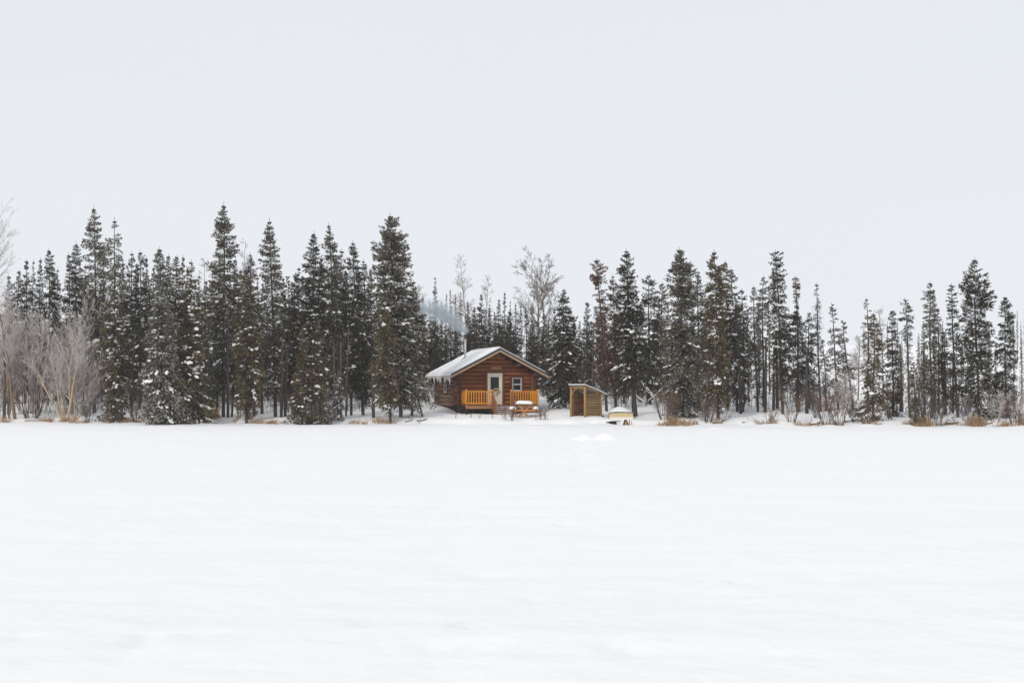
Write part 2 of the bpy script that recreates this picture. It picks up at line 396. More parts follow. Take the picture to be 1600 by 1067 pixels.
# ------------------------------------------------------------------ haze
hz = MB().box(-640, 640, -70, 1020, -1.5, 40).build('haze', M['snow'])
hz.data.materials.clear()
hm = bpy.data.materials.new('haze_air'); hm.use_nodes = True; hm.node_tree.nodes.clear()
ho = hm.node_tree.nodes.new('ShaderNodeOutputMaterial'); hv = hm.node_tree.nodes.new('ShaderNodeVolumePrincipled')
hv.inputs['Color'].default_value = (0.93, 0.95, 1.0, 1); hv.inputs['Density'].default_value = 0.00025
hv.inputs['Anisotropy'].default_value = 0.2
hm.node_tree.links.new(hv.outputs[0], ho.inputs['Volume']); hz.data.materials.append(hm)
tag(hz, 'pale frosty air between the camera and the far hillside', 'haze', kind='stuff')

# ------------------------------------------------------------------ spruce builder
def spruce_parts(rs, H, prof, tb, style='dark', snow=0.5, dens=1.0, droop=0.62, lean=0.0, frost=0.12, rad=None, top_bend=0.0, spray=1.0, lower=1.5, bare_top=False, px_m=22.5):
    """prof: list of (t, radius) from foot to tip, t = height fraction; tb = fraction where the live crown begins.
    returns dict of meshes trunk, crown, snow, branches"""
    rng = np.random.default_rng(rs)
    if rad is None: rad = 0.03 + H * 0.005
    # trunk
    nt_ = 10; tt = np.linspace(0, 1, nt_)
    ph = rng.uniform(0, 6.28, 3)
    def axis(t):
        t = np.asarray(t, float)
        x = lean * H * t + 0.05 * np.sin(t * 5 + ph[0]) * t * 1.5 + top_bend * np.maximum(t - .75, 0) ** 2 * 16
        y = 0.05 * np.sin(t * 4 + ph[1]) * t * 1.5
        return np.stack([x, y, t * H], axis=-1)
    P = axis(tt); P[0, 2] = -0.35
    R = rad * (1 - tt) ** 0.85 + 0.012; R[0] = rad * 1.35
    tv, tf, _ = chain(P, R, 8, False)
    # branches
    pt = np.array([p[0] for p in prof]); pr = np.array([p[1] for p in prof])
    n = int(H * (1 - tb) * 23 * dens)
    t = tb + (1 - tb) * rng.random(n) ** 0.85
    z = t * H
    whorl = rng.random(n) < 0.35
    z = np.where(whorl, np.round(z / 0.42) * 0.42 + rng.normal(0, .07, n), z); t = np.clip(z / H, tb * .9, 0.97)
    azm = rng.uniform(0, 2 * PI, n)
    Rt = np.interp(t, pt, pr)
    mod = 1 + 0.14 * np.sin(azm + ph[0] + z * .9) + 0.10 * np.sin(2 * azm - z * 1.9 + ph[1]) + 0.07 * np.sin(3 * azm + z * 4.1 + ph[2])
    L = np.maximum(Rt * mod * (rng.uniform(0.5, 1.0, n) + (rng.random(n) < .12) * rng.uniform(.1, .35, n)), 0.04)
    s0 = (t - tb) / max(1 - tb, .01)
    slope = -droop * (1 - s0) ** 0.8 * rng.uniform(.5, 1.4, n) + 0.55 * s0 ** 3 + rng.normal(0, .16, n)
    o = axis(t)
    dirh = np.stack([np.cos(azm), np.sin(azm), np.zeros(n)], -1)
    lat = np.stack([-np.sin(azm), np.cos(azm), np.zeros(n)], -1)
    def bp(i, s):
        return o[i] + dirh[i] * (L[i] * s)[:, None] + np.array([0, 0, 1.]) * (L[i] * (slope[i] * s + 0.12 * s0[i] * s * s))[:, None]
    # wood of branches: two segments
    i = np.arange(n); z0 = np.zeros(n); zh = np.full(n, .5); z1 = np.full(n, 0.93)
    P0 = np.concatenate([bp(i, z0), bp(i, zh)]); P1 = np.concatenate([bp(i, zh), bp(i, z1)])
    rb = 0.008 + 0.010 * L
    R0 = np.concatenate([rb * 1.3, rb]); R1 = np.concatenate([rb, rb * .4])
    # dead stubs under the crown
    nd = int(max(tb, 0.03) * H * 16 * lower)
    zd = rng.uniform(0.06 * H, max(tb, .12) * H + .4, nd); ad = rng.uniform(0, 2 * PI, nd); Ld = rng.uniform(.15, .9, nd) * (0.35 + 0.5 * np.interp(tb, pt, pr))
    od = axis(zd / H); dd = np.stack([np.cos(ad), np.sin(ad), rng.uniform(-.55, .05, nd)], -1)
    P0 = np.concatenate([P0, od]); P1 = np.concatenate([P1, od + dd * Ld[:, None]])
    R0 = np.concatenate([R0, np.full(nd, .016)]); R1 = np.concatenate([R1, np.full(nd, .006)])
    # fine dead twigs hanging off those
    nt2 = nd * 5
    if nt2:
        k = rng.integers(0, nd, nt2); st = rng.uniform(.3, 1, nt2)
        a0 = od[k] + dd[k] * (Ld[k] * st)[:, None]
        b0 = a0 + rng.normal(0, .14, (nt2, 3)) + np.array([0, 0, -.1])
        P0 = np.concatenate([P0, a0]); P1 = np.concatenate([P1, b0])
        R0 = np.concatenate([R0, np.full(nt2, .009)]); R1 = np.concatenate([R1, np.full(nt2, .004)])
    bv, bf = tubes(P0, P1, R0, R1, 3)
    # needle sprays
    cnt = np.maximum((9 + L * 42).astype(int), 6)
    bi = np.repeat(np.arange(n), cnt); m = len(bi)
    s = rng.random(m) ** 0.75 * 0.95 + 0.06
    wid = L[bi] * 0.34 * (1.05 - s) + 0.05
    q = rng.uniform(-1, 1, m)
    hang = -rng.random(m) ** 1.3 * (0.08 + 0.16 * (1 - s0[bi])) * 2.0 * np.minimum(L[bi] + .1, 1)
    base = bp(bi, s) + lat[bi] * (wid * q)[:, None]; base[:, 2] += hang + 0.02
    ln = rng.uniform(.10, .24, m) * spray * (0.42 + 0.75 * np.minimum(L[bi], 0.9))
    d = dirh[bi] * 0.8 + lat[bi] * (q * 0.8)[:, None] + rng.normal(0, .38, (m, 3)); d[:, 2] += slope[bi] * .5 - .5 * (1 - s0[bi]) + 0.5 * s0[bi] ** 2
    d = norm(d)
    side = norm(np.cross(d, rng.normal(0, 1, (m, 3))))
    w = ln * rng.uniform(.13, .25, m)
    tip = base + d * ln[:, None]; mid = base + d * (ln * .45)[:, None]
    V = np.stack([base, mid + side * w[:, None], tip, mid - side * w[:, None]], axis=1).reshape(-1, 3)
    clumpv = 0.5 + 0.22 * np.sin(z * 2.1 + azm * 2 + ph[2])
    val = np.clip(clumpv[bi] * .6 + rng.normal(.22, .2, m), 0, 1)
    # leader spike
    cr_v, cr_f, cr_a = V, np.arange(m * 4).reshape(-1, 4), np.repeat(val, 4)
    # frost and snow dust: light sprays lying on top
    fm = rng.random(m) < frost * (1.3 if style == 'grey' else .35)
    off = np.array([0, 0, .03])
    FV = (V.reshape(-1, 4, 3)[fm] + off).reshape(-1, 3)
    nf = int(fm.sum())
    # snow clumps
    patch = 0.5 + 0.5 * np.sin(azm * 1.5 + z * 1.1 + ph[0]) * np.sin(z * .8 + ph[1])
    pb = np.where((rng.random(n) < snow * 0.40 * (0.15 + 1.6 * patch ** 1.5) * np.clip(L * 1.6, .15, 1.25)) & (s0 < .95))[0]
    iv, jf = ico()
    kb = np.clip((L[pb] * rng.uniform(2.5, 6.5, len(pb))).astype(int), 1, 7)
    bi2 = np.repeat(pb, kb); K = len(bi2)
    if K:
        first = np.repeat(np.cumsum(kb) - kb, kb); jj = np.arange(K) - first
        st0 = np.repeat(rng.uniform(.35, .7, len(pb)), kb); s2 = np.minimum(st0 + jj * .10 / L[bi2], 1.02)
        sx = np.minimum(.092 * rng.lognormal(0, .34, K), .20); sy = sx * rng.uniform(.65, 1.15, K); sz = sx * rng.uniform(.38, .62, K)
        dv = norm(dirh[bi2] + np.array([0, 0, 1.]) * (slope[bi2] + .1 * s2 - .15)[:, None] + rng.normal(0, .15, (K, 3)))
        lv = norm(np.cross(dv, np.array([0, 0, 1.]))); uv = np.cross(lv, dv)
        tmpl = iv[None] * (1 + rng.normal(0, .14, (K, 12, 1)))
        cpos = bp(bi2, s2) + lat[bi2] * (rng.normal(0, .05, K) + rng.normal(0, .16, K) * (L[bi2] > .5))[:, None] + np.array([0, 0, .045])
        SV = cpos[:, None, :] + tmpl[:, :, 0:1] * (dv * sx[:, None])[:, None, :] + tmpl[:, :, 1:2] * (lv * sy[:, None])[:, None, :] + tmpl[:, :, 2:3] * (uv * sz[:, None])[:, None, :]
        SF = (jf[None] + (np.arange(K) * 12)[:, None, None]).reshape(-1, 3); SV = SV.reshape(-1, 3)
    else:
        SV = np.zeros((0, 3)); SF = np.zeros((0, 3), int)
    # frost kites as two triangles each to share one mesh with the clumps
    fo = len(SV)
    ff = np.arange(nf * 4).reshape(-1, 4) + fo
    SF2 = np.concatenate([SF, ff[:, [0, 1, 2]], ff[:, [0, 2, 3]]]) if nf else SF
    SV2 = np.concatenate([SV, FV]) if nf else SV
    midx = np.concatenate([np.zeros(len(SF)), np.ones(nf * 2)])
    sat = np.concatenate([np.ones(len(SV)), np.repeat(rng.random(nf), 4)])
    out = {}
    out['trunk'] = mesh_np('trunk', np.array(tv), np.array(tf), M['barktan'] if style == 'tan' else M['bark'], smooth=True)
    out['branches'] = mesh_np('branches', bv, bf, M['twig'])
    out['crown'] = mesh_np('crown', cr_v, cr_f, M['olive' if style == 'tan' else style], attr=cr_a)
    if len(SF2): out['branch_snow'] = mesh_np('branch_snow', SV2, SF2, [M['clump'], M['frost']], attr=sat, midx=midx, smooth=False)
    return out

def put_spruce(name, parts, x, y, z, rz=0.0):
    r = empty(name, (x, y, z), rz)
    for k in ('trunk', 'branches', 'crown', 'branch_snow'):
        if k in parts:
            o = link(k, parts[k], r)
            if k in ('branch_snow', 'branches'): o['kind'] = 'stuff'
    return r

NT = 0
def hero(px, top, Y, prof, cb, style, snow, label, name='spruce_tree', lean=0.0, base_px=None, **kw):
    """prof: [(photo row, half width in photo pixels)]; cb = photo row where the crown begins"""
    global NT; NT += 1
    bx = wx(base_px if base_px is not None else px, Y)
    if base_px is None and not lean: lean = random.Random(NT * 3).uniform(-.014, .014)
    z0 = gz(bx, Y); H = wz(top - 3, Y) - z0
    sc = Y / FOC
    pr = sorted([((wz(r, Y) - z0) / H, w * sc * 1.2) for r, w in prof] + [(0.972, 0.09), (1.0, 0.03)])
    tb = max((wz(cb + 9, Y) - z0) / H, 0.015)
    if base_px is not None: lean = (wx(px, Y) - bx) / H
    parts = spruce_parts(1000 + NT * 17, H, pr, tb, style, snow, lean=lean, **kw)
    r = put_spruce(name, parts, bx, Y, z0)
    tag(r, label, 'tree')
    if base_px is None: r.location.x -= lean * H
    return r

DEN = 1.25
HEROES = [
 # px, top, Y, profile, crown base, style, snow, label, extra
 (146, 323, 101, [(345, 8), (380, 17), (430, 18), (480, 20), (560, 22)], 560, 'grey', .35, 'tallest spruce above the frosted birch, greyish with open tiered branches', dict(dens=.9, frost=.22)),
 (179, 342, 99, [(365, 9), (395, 20), (430, 15), (480, 14)], 470, 'grey', .25, 'tall thin spruce with a bare tan upper stem right of the grey tiered one', dict(dens=.6, frost=.25)),
 (178, 446, 95, [(470, 9), (520, 18), (570, 20), (625, 19)], 640, 'olive', .9, 'dense dark olive spruce with many snow clumps behind the birch tangle', dict(dens=1.4)),
 (75, 390, 108, [(410, 7), (450, 14), (520, 16)], 560, 'dark', .8, 'snow-spotted spruce standing above the haze of frosted twigs at left', {}),
 (118, 380, 106, [(400, 7), (450, 15), (520, 18)], 580, 'dark', .6, 'dark spruce just left of the tallest greyish tiered one', {}),
 (203, 395, 105, [(415, 7), (460, 12), (540, 15)], 590, 'dark', .8, 'slim dark spruce between the tan-stemmed spruce and a shorter neighbour', {}),
 (217, 393, 103, [(415, 8), (470, 13), (560, 17)], 600, 'dark', .8, 'dark snow-dotted spruce left of the broad frosted shoreline spruce', {}),
 (250, 388, 92.6, [(410, 8), (450, 13), (500, 19), (560, 27), (600, 35), (640, 36)], 652, 'grey', .75, 'broad frosted grey spruce with skirts to the ground at the shoreline', dict(dens=1.6, frost=.36, lean=.0, base_px=258, droop=.7)),
 (298, 408, 93.6, [(430, 8), (480, 15), (530, 23), (580, 30), (625, 36)], 640, 'olive', 1.0, 'spruce loaded with long snow shelves right of the broad frosted one', dict(dens=1.4, droop=.55)),
 (275, 400, 106, [(420, 8), (460, 13), (540, 15)], 590, 'dark', .7, 'dark spruce top between the broad frosted one and the snow-shelved one', {}),
 (332, 421, 104, [(440, 7), (480, 14), (560, 17)], 600, 'dark', .9, 'dark spruce in the gap left of the tallest spruce', {}),
 (348, 318, 97, [(335, 5), (360, 13), (400, 18), (450, 22), (520, 24), (590, 24)], 605, 'grey', .4, 'tallest spruce of the whole shore with a long pointed top', dict(dens=1.25, frost=.18)),
 (384, 423, 93.5, [(440, 8), (480, 15), (540, 20), (600, 21)], 622, 'olive', .7, 'shorter russet-olive spruce in front of the tallest one', dict(dens=1.5)),
 (392, 397, 104, [(415, 7), (450, 12), (540, 15)], 600, 'dark', .6, 'dark spruce peeping out right of the russet-olive one', {}),
 (421, 343, 96, [(365, 8), (400, 13), (450, 17), (520, 19), (590, 19)], 600, 'grey', .5, 'tall narrow spruce with a bare reddish lower trunk, right of the russet-olive one', dict(dens=1.3, base_px=431)),
 (459, 430, 98, [(450, 7), (490, 11), (560, 14)], 600, 'olive', .7, 'small spruce in the dip left of the twin-pointed tall pair', dict(dens=1.2)),
 (467, 419, 110, [(440, 7), (480, 11), (560, 14)], 600, 'dark', .4, 'dark far spruce in the dip left of the tall pair', {}),
 (491, 363, 98, [(385, 8), (420, 16), (470, 20), (540, 22), (600, 18)], 610, 'dark', .9, 'left spruce of the tall pair, heavy with snow', dict(dens=1.4)),
 (512, 350, 103, [(375, 6), (400, 13), (440, 15), (520, 18), (590, 17)], 600, 'grey', .5, 'right spruce of the tall pair, thinly pointed', dict(dens=1.2, base_px=527)),
 (531, 391, 105, [(410, 7), (450, 12), (540, 15)], 600, 'dark', .6, 'dark spruce behind the right one of the tall pair', {}),
 (550, 378, 97, [(395, 7), (430, 12), (500, 16), (570, 18)], 606, 'dark', .55, 'column-shaped spruce with a forked foot in the middle of the left wood', dict(dens=1.3, base_px=568)),
 (569, 407, 105, [(425, 7), (470, 11), (560, 14)], 600, 'dark', .5, 'dark spruce wedged left of the big spruce beside the cabin', {}),
 (607, 335, 94.5, [(350, 9), (375, 18), (410, 28), (450, 28), (520, 32), (590, 36)], 612, 'grey', .65, 'big broad spruce nearest the cabin on its left side', dict(dens=1.9, frost=.22, base_px=627, droop=.4)),
 (597, 470, 92.6, [(490, 8), (530, 17), (580, 20), (615, 16)], 622, 'olive', .5, 'shorter olive spruce in front of the big broad one', dict(dens=1.5, base_px=611)),
 (645, 440, 95.5, [(455, 5), (500, 16), (550, 24), (600, 24)], 612, 'olive', .9, 'leaning olive spruce with snowy tips hanging towards the cabin roof', dict(dens=1.6, droop=.6, base_px=644)),
 (474, 508, 91.8, [(525, 6), (560, 12), (600, 17), (645, 20)], 656, 'olive', .9, 'left one of the two short olive spruces at the water edge', dict(dens=1.6, droop=.45)),
 (492, 503, 92.2, [(520, 6), (560, 11), (600, 16), (645, 20)], 656, 'olive', .7, 'right one of the two short olive spruces at the water edge', dict(dens=1.6, droop=.45, base_px=503)),
 (529, 588, 93.6, [(600, 6), (620, 9), (640, 8)], 640, 'grey', 2.2, 'little spruce topped by a fat star of snow between bare trunks', dict(dens=1.2, frost=.5)),
 (881, 453, 100.5, [(470, 7), (500, 15), (540, 22), (575, 27), (600, 26)], 612, 'dark', 1.4, 'broad drooping spruce under thick snow right behind the open shelter', dict(dens=1.6, droop=.75)),
 (916, 474, 107, [(490, 5), (530, 8), (590, 12)], 605, 'dark', .5, 'narrow dark spruce between the snow-laden one and the dead rusty one', {}),
 (934, 406, 97.5, [(414, 9), (430, 13), (450, 10), (475, 9), (520, 11), (570, 14)], 585, 'rust', .15, 'dead rusty-brown spruce with a club-shaped top', dict(dens=1.1, frost=.05, base_px=948)),
 (957, 431, 99, [(445, 7), (480, 11), (540, 15), (580, 16)], 592, 'rust', .5, 'second dead rusty spruce half hidden by the dark snow-clumped one', dict(dens=1.1, base_px=962)),
 (977, 391, 93.2, [(410, 8), (440, 14), (480, 20), (530, 23), (575, 24)], 592, 'dark', 1.0, 'dark snow-clumped spruce on a bare brown trunk beside the yellow boat', dict(dens=1.7, base_px=992, lower=.3, rad=.16)),
 (1014, 430, 103, [(445, 10), (480, 12), (530, 14), (590, 14)], 600, 'dark', .9, 'blunt-topped dark spruce between the bare-trunked one and the grey column', {}),
 (1034, 443, 105, [(455, 7), (500, 11), (580, 13)], 600, 'olive', .5, 'small brownish spruce just left of the thick grey column', {}),
 (1064, 389, 91.6, [(405, 9), (430, 18), (480, 21), (540, 27), (600, 30), (630, 27)], 645, 'grey', .35, 'thick grey-green columnar spruce rising from dry grass at the lake edge', dict(dens=1.9, frost=.16)),
 (1092, 424, 104, [(440, 6), (480, 11), (560, 14)], 600, 'dark', .8, 'dark spruce between the thick grey column and the knob-topped one', {}),
 (1117, 392, 91.4, [(396, 9), (420, 14), (470, 15), (540, 17), (600, 21)], 622, 'olive', .6, 'knob-topped spruce at the lake edge with a bulb of cones at its tip', dict(dens=1.5, base_px=1122)),
 (1134, 409, 100, [(425, 4), (460, 10), (540, 14)], 600, 'olive', .5, 'thin-tipped spruce directly right of the knob-topped one', {}),
 (1144, 420, 97, [(435, 6), (470, 13), (530, 16), (585, 18)], 612, 'dark', .9, 'dark spruce with snow-bent lower boughs, third right of the thick column', dict(base_px=1152)),
 (1160, 453, 100, [(465, 6), (500, 8), (560, 9)], 580, 'dark', .5, 'slim spruce with a long bare trunk, left of the two pale trunks', dict(dens=.9)),
 (1177, 449, 96, [(465, 6), (500, 9), (550, 10), (580, 8)], 590, 'grey', .3, 'slim spruce on a straight pale trunk in the open right wood', dict(dens=1.0, base_px=1184)),
 (1193, 433, 99, [(450, 7), (480, 9), (540, 12), (560, 10)], 575, 'grey', .6, 'pale frosted spruce leaning on the tall dark one at its right', dict(dens=.9, frost=.3)),
 (1212, 393, 93.4, [(400, 9), (430, 10), (470, 14), (520, 17), (570, 16)], 590, 'dark', .45, 'tall dark spruce with a blunt top, highest in the open right wood', dict(dens=1.3, base_px=1223)),
 (1246, 487, 96, [(495, 9), (530, 13), (570, 13)], 595, 'dark', 1.0, 'dense short spruce under the dead crooked snag', dict(dens=1.4)),
 (1263, 490, 98, [(505, 6), (540, 11), (590, 15)], 610, 'dark', 1.1, 'snow-edged spruce close to the right side of the snag', dict(base_px=1264)),
 (1299, 476, 97, [(490, 6), (520, 10), (570, 12), (620, 13)], 610, 'grey', .6, 'see-through frosted spruce right of the bare pole', dict(dens=.6, frost=.35, base_px=1310)),
 (1287, 533, 96, [(545, 4), (570, 7), (600, 7)], 600, 'dark', .5, 'little pointed spruce between the bare pole and the see-through one', dict(dens=.9, base_px=1290)),
 (1316, 502, 97, [(515, 5), (545, 9), (590, 9)], 600, 'grey', .6, 'thin frosted spruce tilting left beside the snowy gap', dict(dens=.6, frost=.35, base_px=1333)),
 (1357, 468, 95, [(485, 5), (520, 9), (560, 9)], 560, 'grey', .2, 'wispy spire behind the brownish spruce at the snowy gap', dict(dens=.5, frost=.3)),
 (1366, 492, 88.6, [(510, 8), (550, 13), (590, 18), (630, 25)], 650, 'olive', .8, 'brownish spruce with wide snowy skirts right of the snowy gap', dict(dens=1.1)),
 (1395, 487, 92, [(500, 5), (540, 9), (590, 12), (640, 14)], 645, 'dark', .4, 'very dark slender spruce right of the wide-skirted brownish one', dict(dens=1.3)),
 (1415, 468, 91, [(476, 6), (495, 10), (515, 9), (535, 5)], 530, 'dark', .5, 'spruce with a tufted club head on a bare pole stem', dict(dens=1.0, base_px=1421)),
 (1428, 569, 87.8, [(580, 5), (610, 8), (645, 10)], 650, 'olive', .2, 'short olive spruce in front of the club-headed one', dict(dens=1.6)),
 (1453, 442, 90.5, [(455, 5), (485, 11), (530, 12), (590, 13)], 600, 'grey', .5, 'pointed spruce with several thin dark trunks beside dry grass', dict(dens=1.0)),
 (1467, 484, 93, [(495, 5), (530, 10), (580, 11)], 590, 'dark', .5, 'darker companion touching the right side of the pointed spruce', dict(dens=1.0)),
 (1486, 445, 90, [(455, 6), (490, 8), (540, 12), (600, 16)], 615, 'dark', .5, 'wavy narrow spruce left of the biggest right-hand spruce', dict(dens=1.0, base_px=1496)),
 (1478, 520, 92, [(535, 5), (570, 9), (600, 9)], 620, 'dark', .4, 'small dark spruce tucked between the pointed and the wavy ones', dict(dens=1.0)),
 (1524, 405, 88.4, [(425, 9), (445, 20), (480, 24), (520, 20), (570, 23), (620, 24)], 636, 'dark', .6, 'biggest spruce of the right wood with stiff tiered boughs', dict(dens=1.25, frost=.2, droop=.1, base_px=1529)),
 (1570, 465, 89.5, [(480, 8), (520, 13), (570, 16), (610, 19)], 640, 'dark', .6, 'thick spruce at the right edge of the picture', dict(dens=1.4, frost=.14)),
]
for (px, top, Y, prof, cb, style, snow, label, kw) in HEROES:
    hero(px, top, Y, prof, cb, style, snow, label, **kw)

# the dead snags
hero(1245, 433, 95.2, [(440, 6), (452, 5), (460, 4), (470, 5), (482, 2)], 484, 'rust', .2, 'dead crooked snag with a rusty broken top above the dense short spruce', name='dead_snag', dens=1.3, frost=.05, lean=0, rad=.085)
hero(1275, 444, 95.6, [(452, 3), (470, 4), (500, 3), (540, 2)], 470, 'dark', .1, 'bare dead pole of a spruce with short stubs, right of the snag', name='dead_snag', dens=.7, frost=.0, rad=.06, base_px=1282)

# ------------------------------------------------------------------ background spruces: shared meshes, each tree its own object
PROTO = []
for k, (sty, sn, de) in enumerate([('dark', .9, 1.1), ('dark', .5, 1.0), ('dark', 1.2, 1.2), ('grey', .6, .9), ('olive', .5, .9), ('dark', .7, .8), ('grey', .4, .7)]):
    H = 10.0; w = (.80, .66, .95, .70, .75, .56, .50)[k]
    PROTO.append((spruce_parts(50 + k, H, [(0.05, w * 1.1), (.3, w), (.6, w * .72), (.8, w * .42), (.93, w * .17), (1, .02)], (.12, .2, .10, .18, .2, .28, .34)[k], sty, sn * .7, dens=de * 1.15, frost=.14), H))
ORD = ['first', 'second', 'third', 'fourth', 'fifth', 'sixth', 'seventh', 'eighth', 'ninth', 'tenth', 'eleventh', 'twelfth', 'thirteenth', 'fourteenth', 'fifteenth', 'sixteenth', 'seventeenth', 'eighteenth']
ZONES = [
 ('back-row spruce over the frosted twigs at the far left', [(12, 428, 110), (28, 420, 113), (40, 404, 110), (50, 405, 112), (62, 402, 114), (88, 418, 112), (106, 394, 109), (131, 412, 112)], [2, 0, 5]),
 ('back-row spruce between tan-stemmed and broad frosted spruces', [(160, 420, 112), (190, 408, 113), (211, 410, 112), (228, 400, 109), (238, 415, 113)], [0, 1, 2]),
 ('back-row spruce between the broad frosted and the tallest spruce', [(262, 396, 110), (285, 398, 112), (296, 424, 115), (310, 428, 112), (321, 436, 110), (340, 440, 114)], [1, 0, 5]),
 ('back-row spruce between the tallest spruce and the tall pair', [(366, 402, 112), (377, 420, 110), (402, 430, 113), (410, 440, 112), (441, 432, 112), (450, 446, 114), (477, 440, 113)], [0, 5, 1, 2]),
 ('back-row spruce between the tall pair and the big cabin-side spruce', [(502, 400, 112), (521, 404, 113), (540, 420, 114), (560, 416, 112), (580, 424, 113), (590, 440, 110)], [1, 0, 2]),
 ('back-row spruce left of the stovepipe behind the cabin', [(630, 455, 125), (641, 470, 128), (651, 458, 130), (661, 462, 124), (671, 470, 128), (680, 431, 126), (690, 470, 124), (697, 458, 131), (704, 451, 128), (712, 462, 125), (719, 455, 130)], [1, 6, 3, 5]),
 ('back-row spruce right of the stovepipe behind the cabin roof', [(731, 470, 127), (742, 478, 120), (753, 458, 118), (765, 474, 124), (773, 486, 119), (780, 466, 121), (789, 455, 117), (797, 469, 121), (805, 474, 125), (814, 476, 122), (822, 473, 118), (831, 475, 124), (840, 490, 117)], [0, 1, 2, 5]),
 ('back-row spruce between the cabin and the snow-laden spruce', [(849, 488, 113), (857, 498, 108), (866, 480, 116), (874, 492, 112), (897, 492, 114), (906, 500, 118)], [2, 0, 5]),
 ('back-row spruce between the rusty dead and the thick grey spruce', [(925, 500, 118), (945, 490, 114), (968, 470, 113), (996, 462, 112), (1004, 474, 110), (1024, 460, 114), (1043, 470, 112)], [5, 0, 3, 1]),
 ('back-row spruce right of the thick grey column', [(1082, 462, 112), (1101, 452, 110), (1108, 476, 116), (1126, 450, 112), (1151, 474, 112), (1169, 482, 108), (1186, 470, 110), (1202, 466, 112)], [5, 1, 3, 6]),
 ('slight back-row spruce in the open right wood', [(1223, 492, 108), (1234, 500, 112), (1254, 512, 110), (1321, 530, 112), (1403, 502, 102), (1409, 530, 108), (1436, 520, 99), (1443, 500, 101), (1461, 512, 104), (1473, 500, 100), (1503, 520, 101), (1512, 540, 104), (1545, 510, 100), (1556, 540, 103), (1584, 500, 99), (1596, 530, 104)], [6, 3, 5]),
]
rb = random.Random(11)
for (phrase, trees, kinds) in ZONES:
    for j, (px, top, Y) in enumerate(sorted(trees)):
        parts, H0 = PROTO[kinds[rb.randrange(len(kinds))]]
        x = wx(px, Y); z0 = gz(x, Y); H = wz(top, Y) - z0
        r = put_spruce('spruce_tree', parts, x, Y, z0, rb.uniform(0, 6.28))
        f = H / H0; w = f * rb.uniform(.8, 1.05)
        r.scale = (w, w, f)
        tag(r, '%s from left, %s' % (ORD[j], phrase), 'tree', 'spruces in the back row of the wood')
# deeper wood that reads as one mass: joined from the plain spruce shapes
def joined_wood(spots, label):
    Vs, Fs, As, off = [], [], [], 0
    tv, tf, toff = [], [], 0
    for (x, y, h, k) in spots:
        me = PROTO[k][0]['crown']; n = len(me.vertices)
        co = np.empty(n * 3, np.float32); me.vertices.foreach_get('co', co); co = co.reshape(-1, 4, 3)
        at = np.empty(n, np.float32); me.attributes['v'].data.foreach_get('value', at); at = at.reshape(-1, 4)
        keep = np.random.default_rng(int(x * 10) & 255).random(len(co)) < 0.16
        co = co[keep]; at = at[keep]; c = co.mean(axis=1, keepdims=True); co = c + (co - c) * 2.3
        f = h / 10.0; a = x * 7.0
        R = np.array([[math.cos(a), -math.sin(a), 0], [math.sin(a), math.cos(a), 0], [0, 0, 1]])
        co = (co.reshape(-1, 3) @ R.T) * np.array([f * 1.35, f * 1.35, f]) + np.array([x, y, gz(x, y)])
        Vs.append(co); As.append(at.ravel()); off += len(co)
    V = np.concatenate(Vs); F = np.arange(len(V)).reshape(-1, 4)
    o = link('deep_wood', mesh_np('deep_wood', V, F, M['dark'], attr=np.concatenate(As)))
    tag(o, label, 'wood', kind='stuff')
rw = random.Random(5); spots = []
for k in range(80):
    px = rw.uniform(-60, 660); Y = rw.uniform(116, 138); spots.append((wx(px, Y), Y, rw.uniform(7.5, 10.2), rw.choice([0, 1, 2, 5])))
for k in range(90):
    px = rw.uniform(630, 1010); Y = rw.uniform(112 if px > 740 else 120, 145); spots.append((wx(px, Y), Y, rw.uniform(4.5, 7.2), rw.choice([0, 1, 5])))
for k in range(34):
    px = rw.uniform(1000, 1170); Y = rw.uniform(114, 135); spots.append((wx(px, Y), Y, rw.uniform(5, 7.5), rw.choice([1, 5, 3])))
for k in range(26):
    px = rw.uniform(660, 800); Y = rw.uniform(112, 122); spots.append((wx(px, Y), Y, rw.uniform(4.4, 5.8), rw.choice([0, 1, 5])))
joined_wood(spots, 'dark mass of spruces deep in the wood behind the back row')

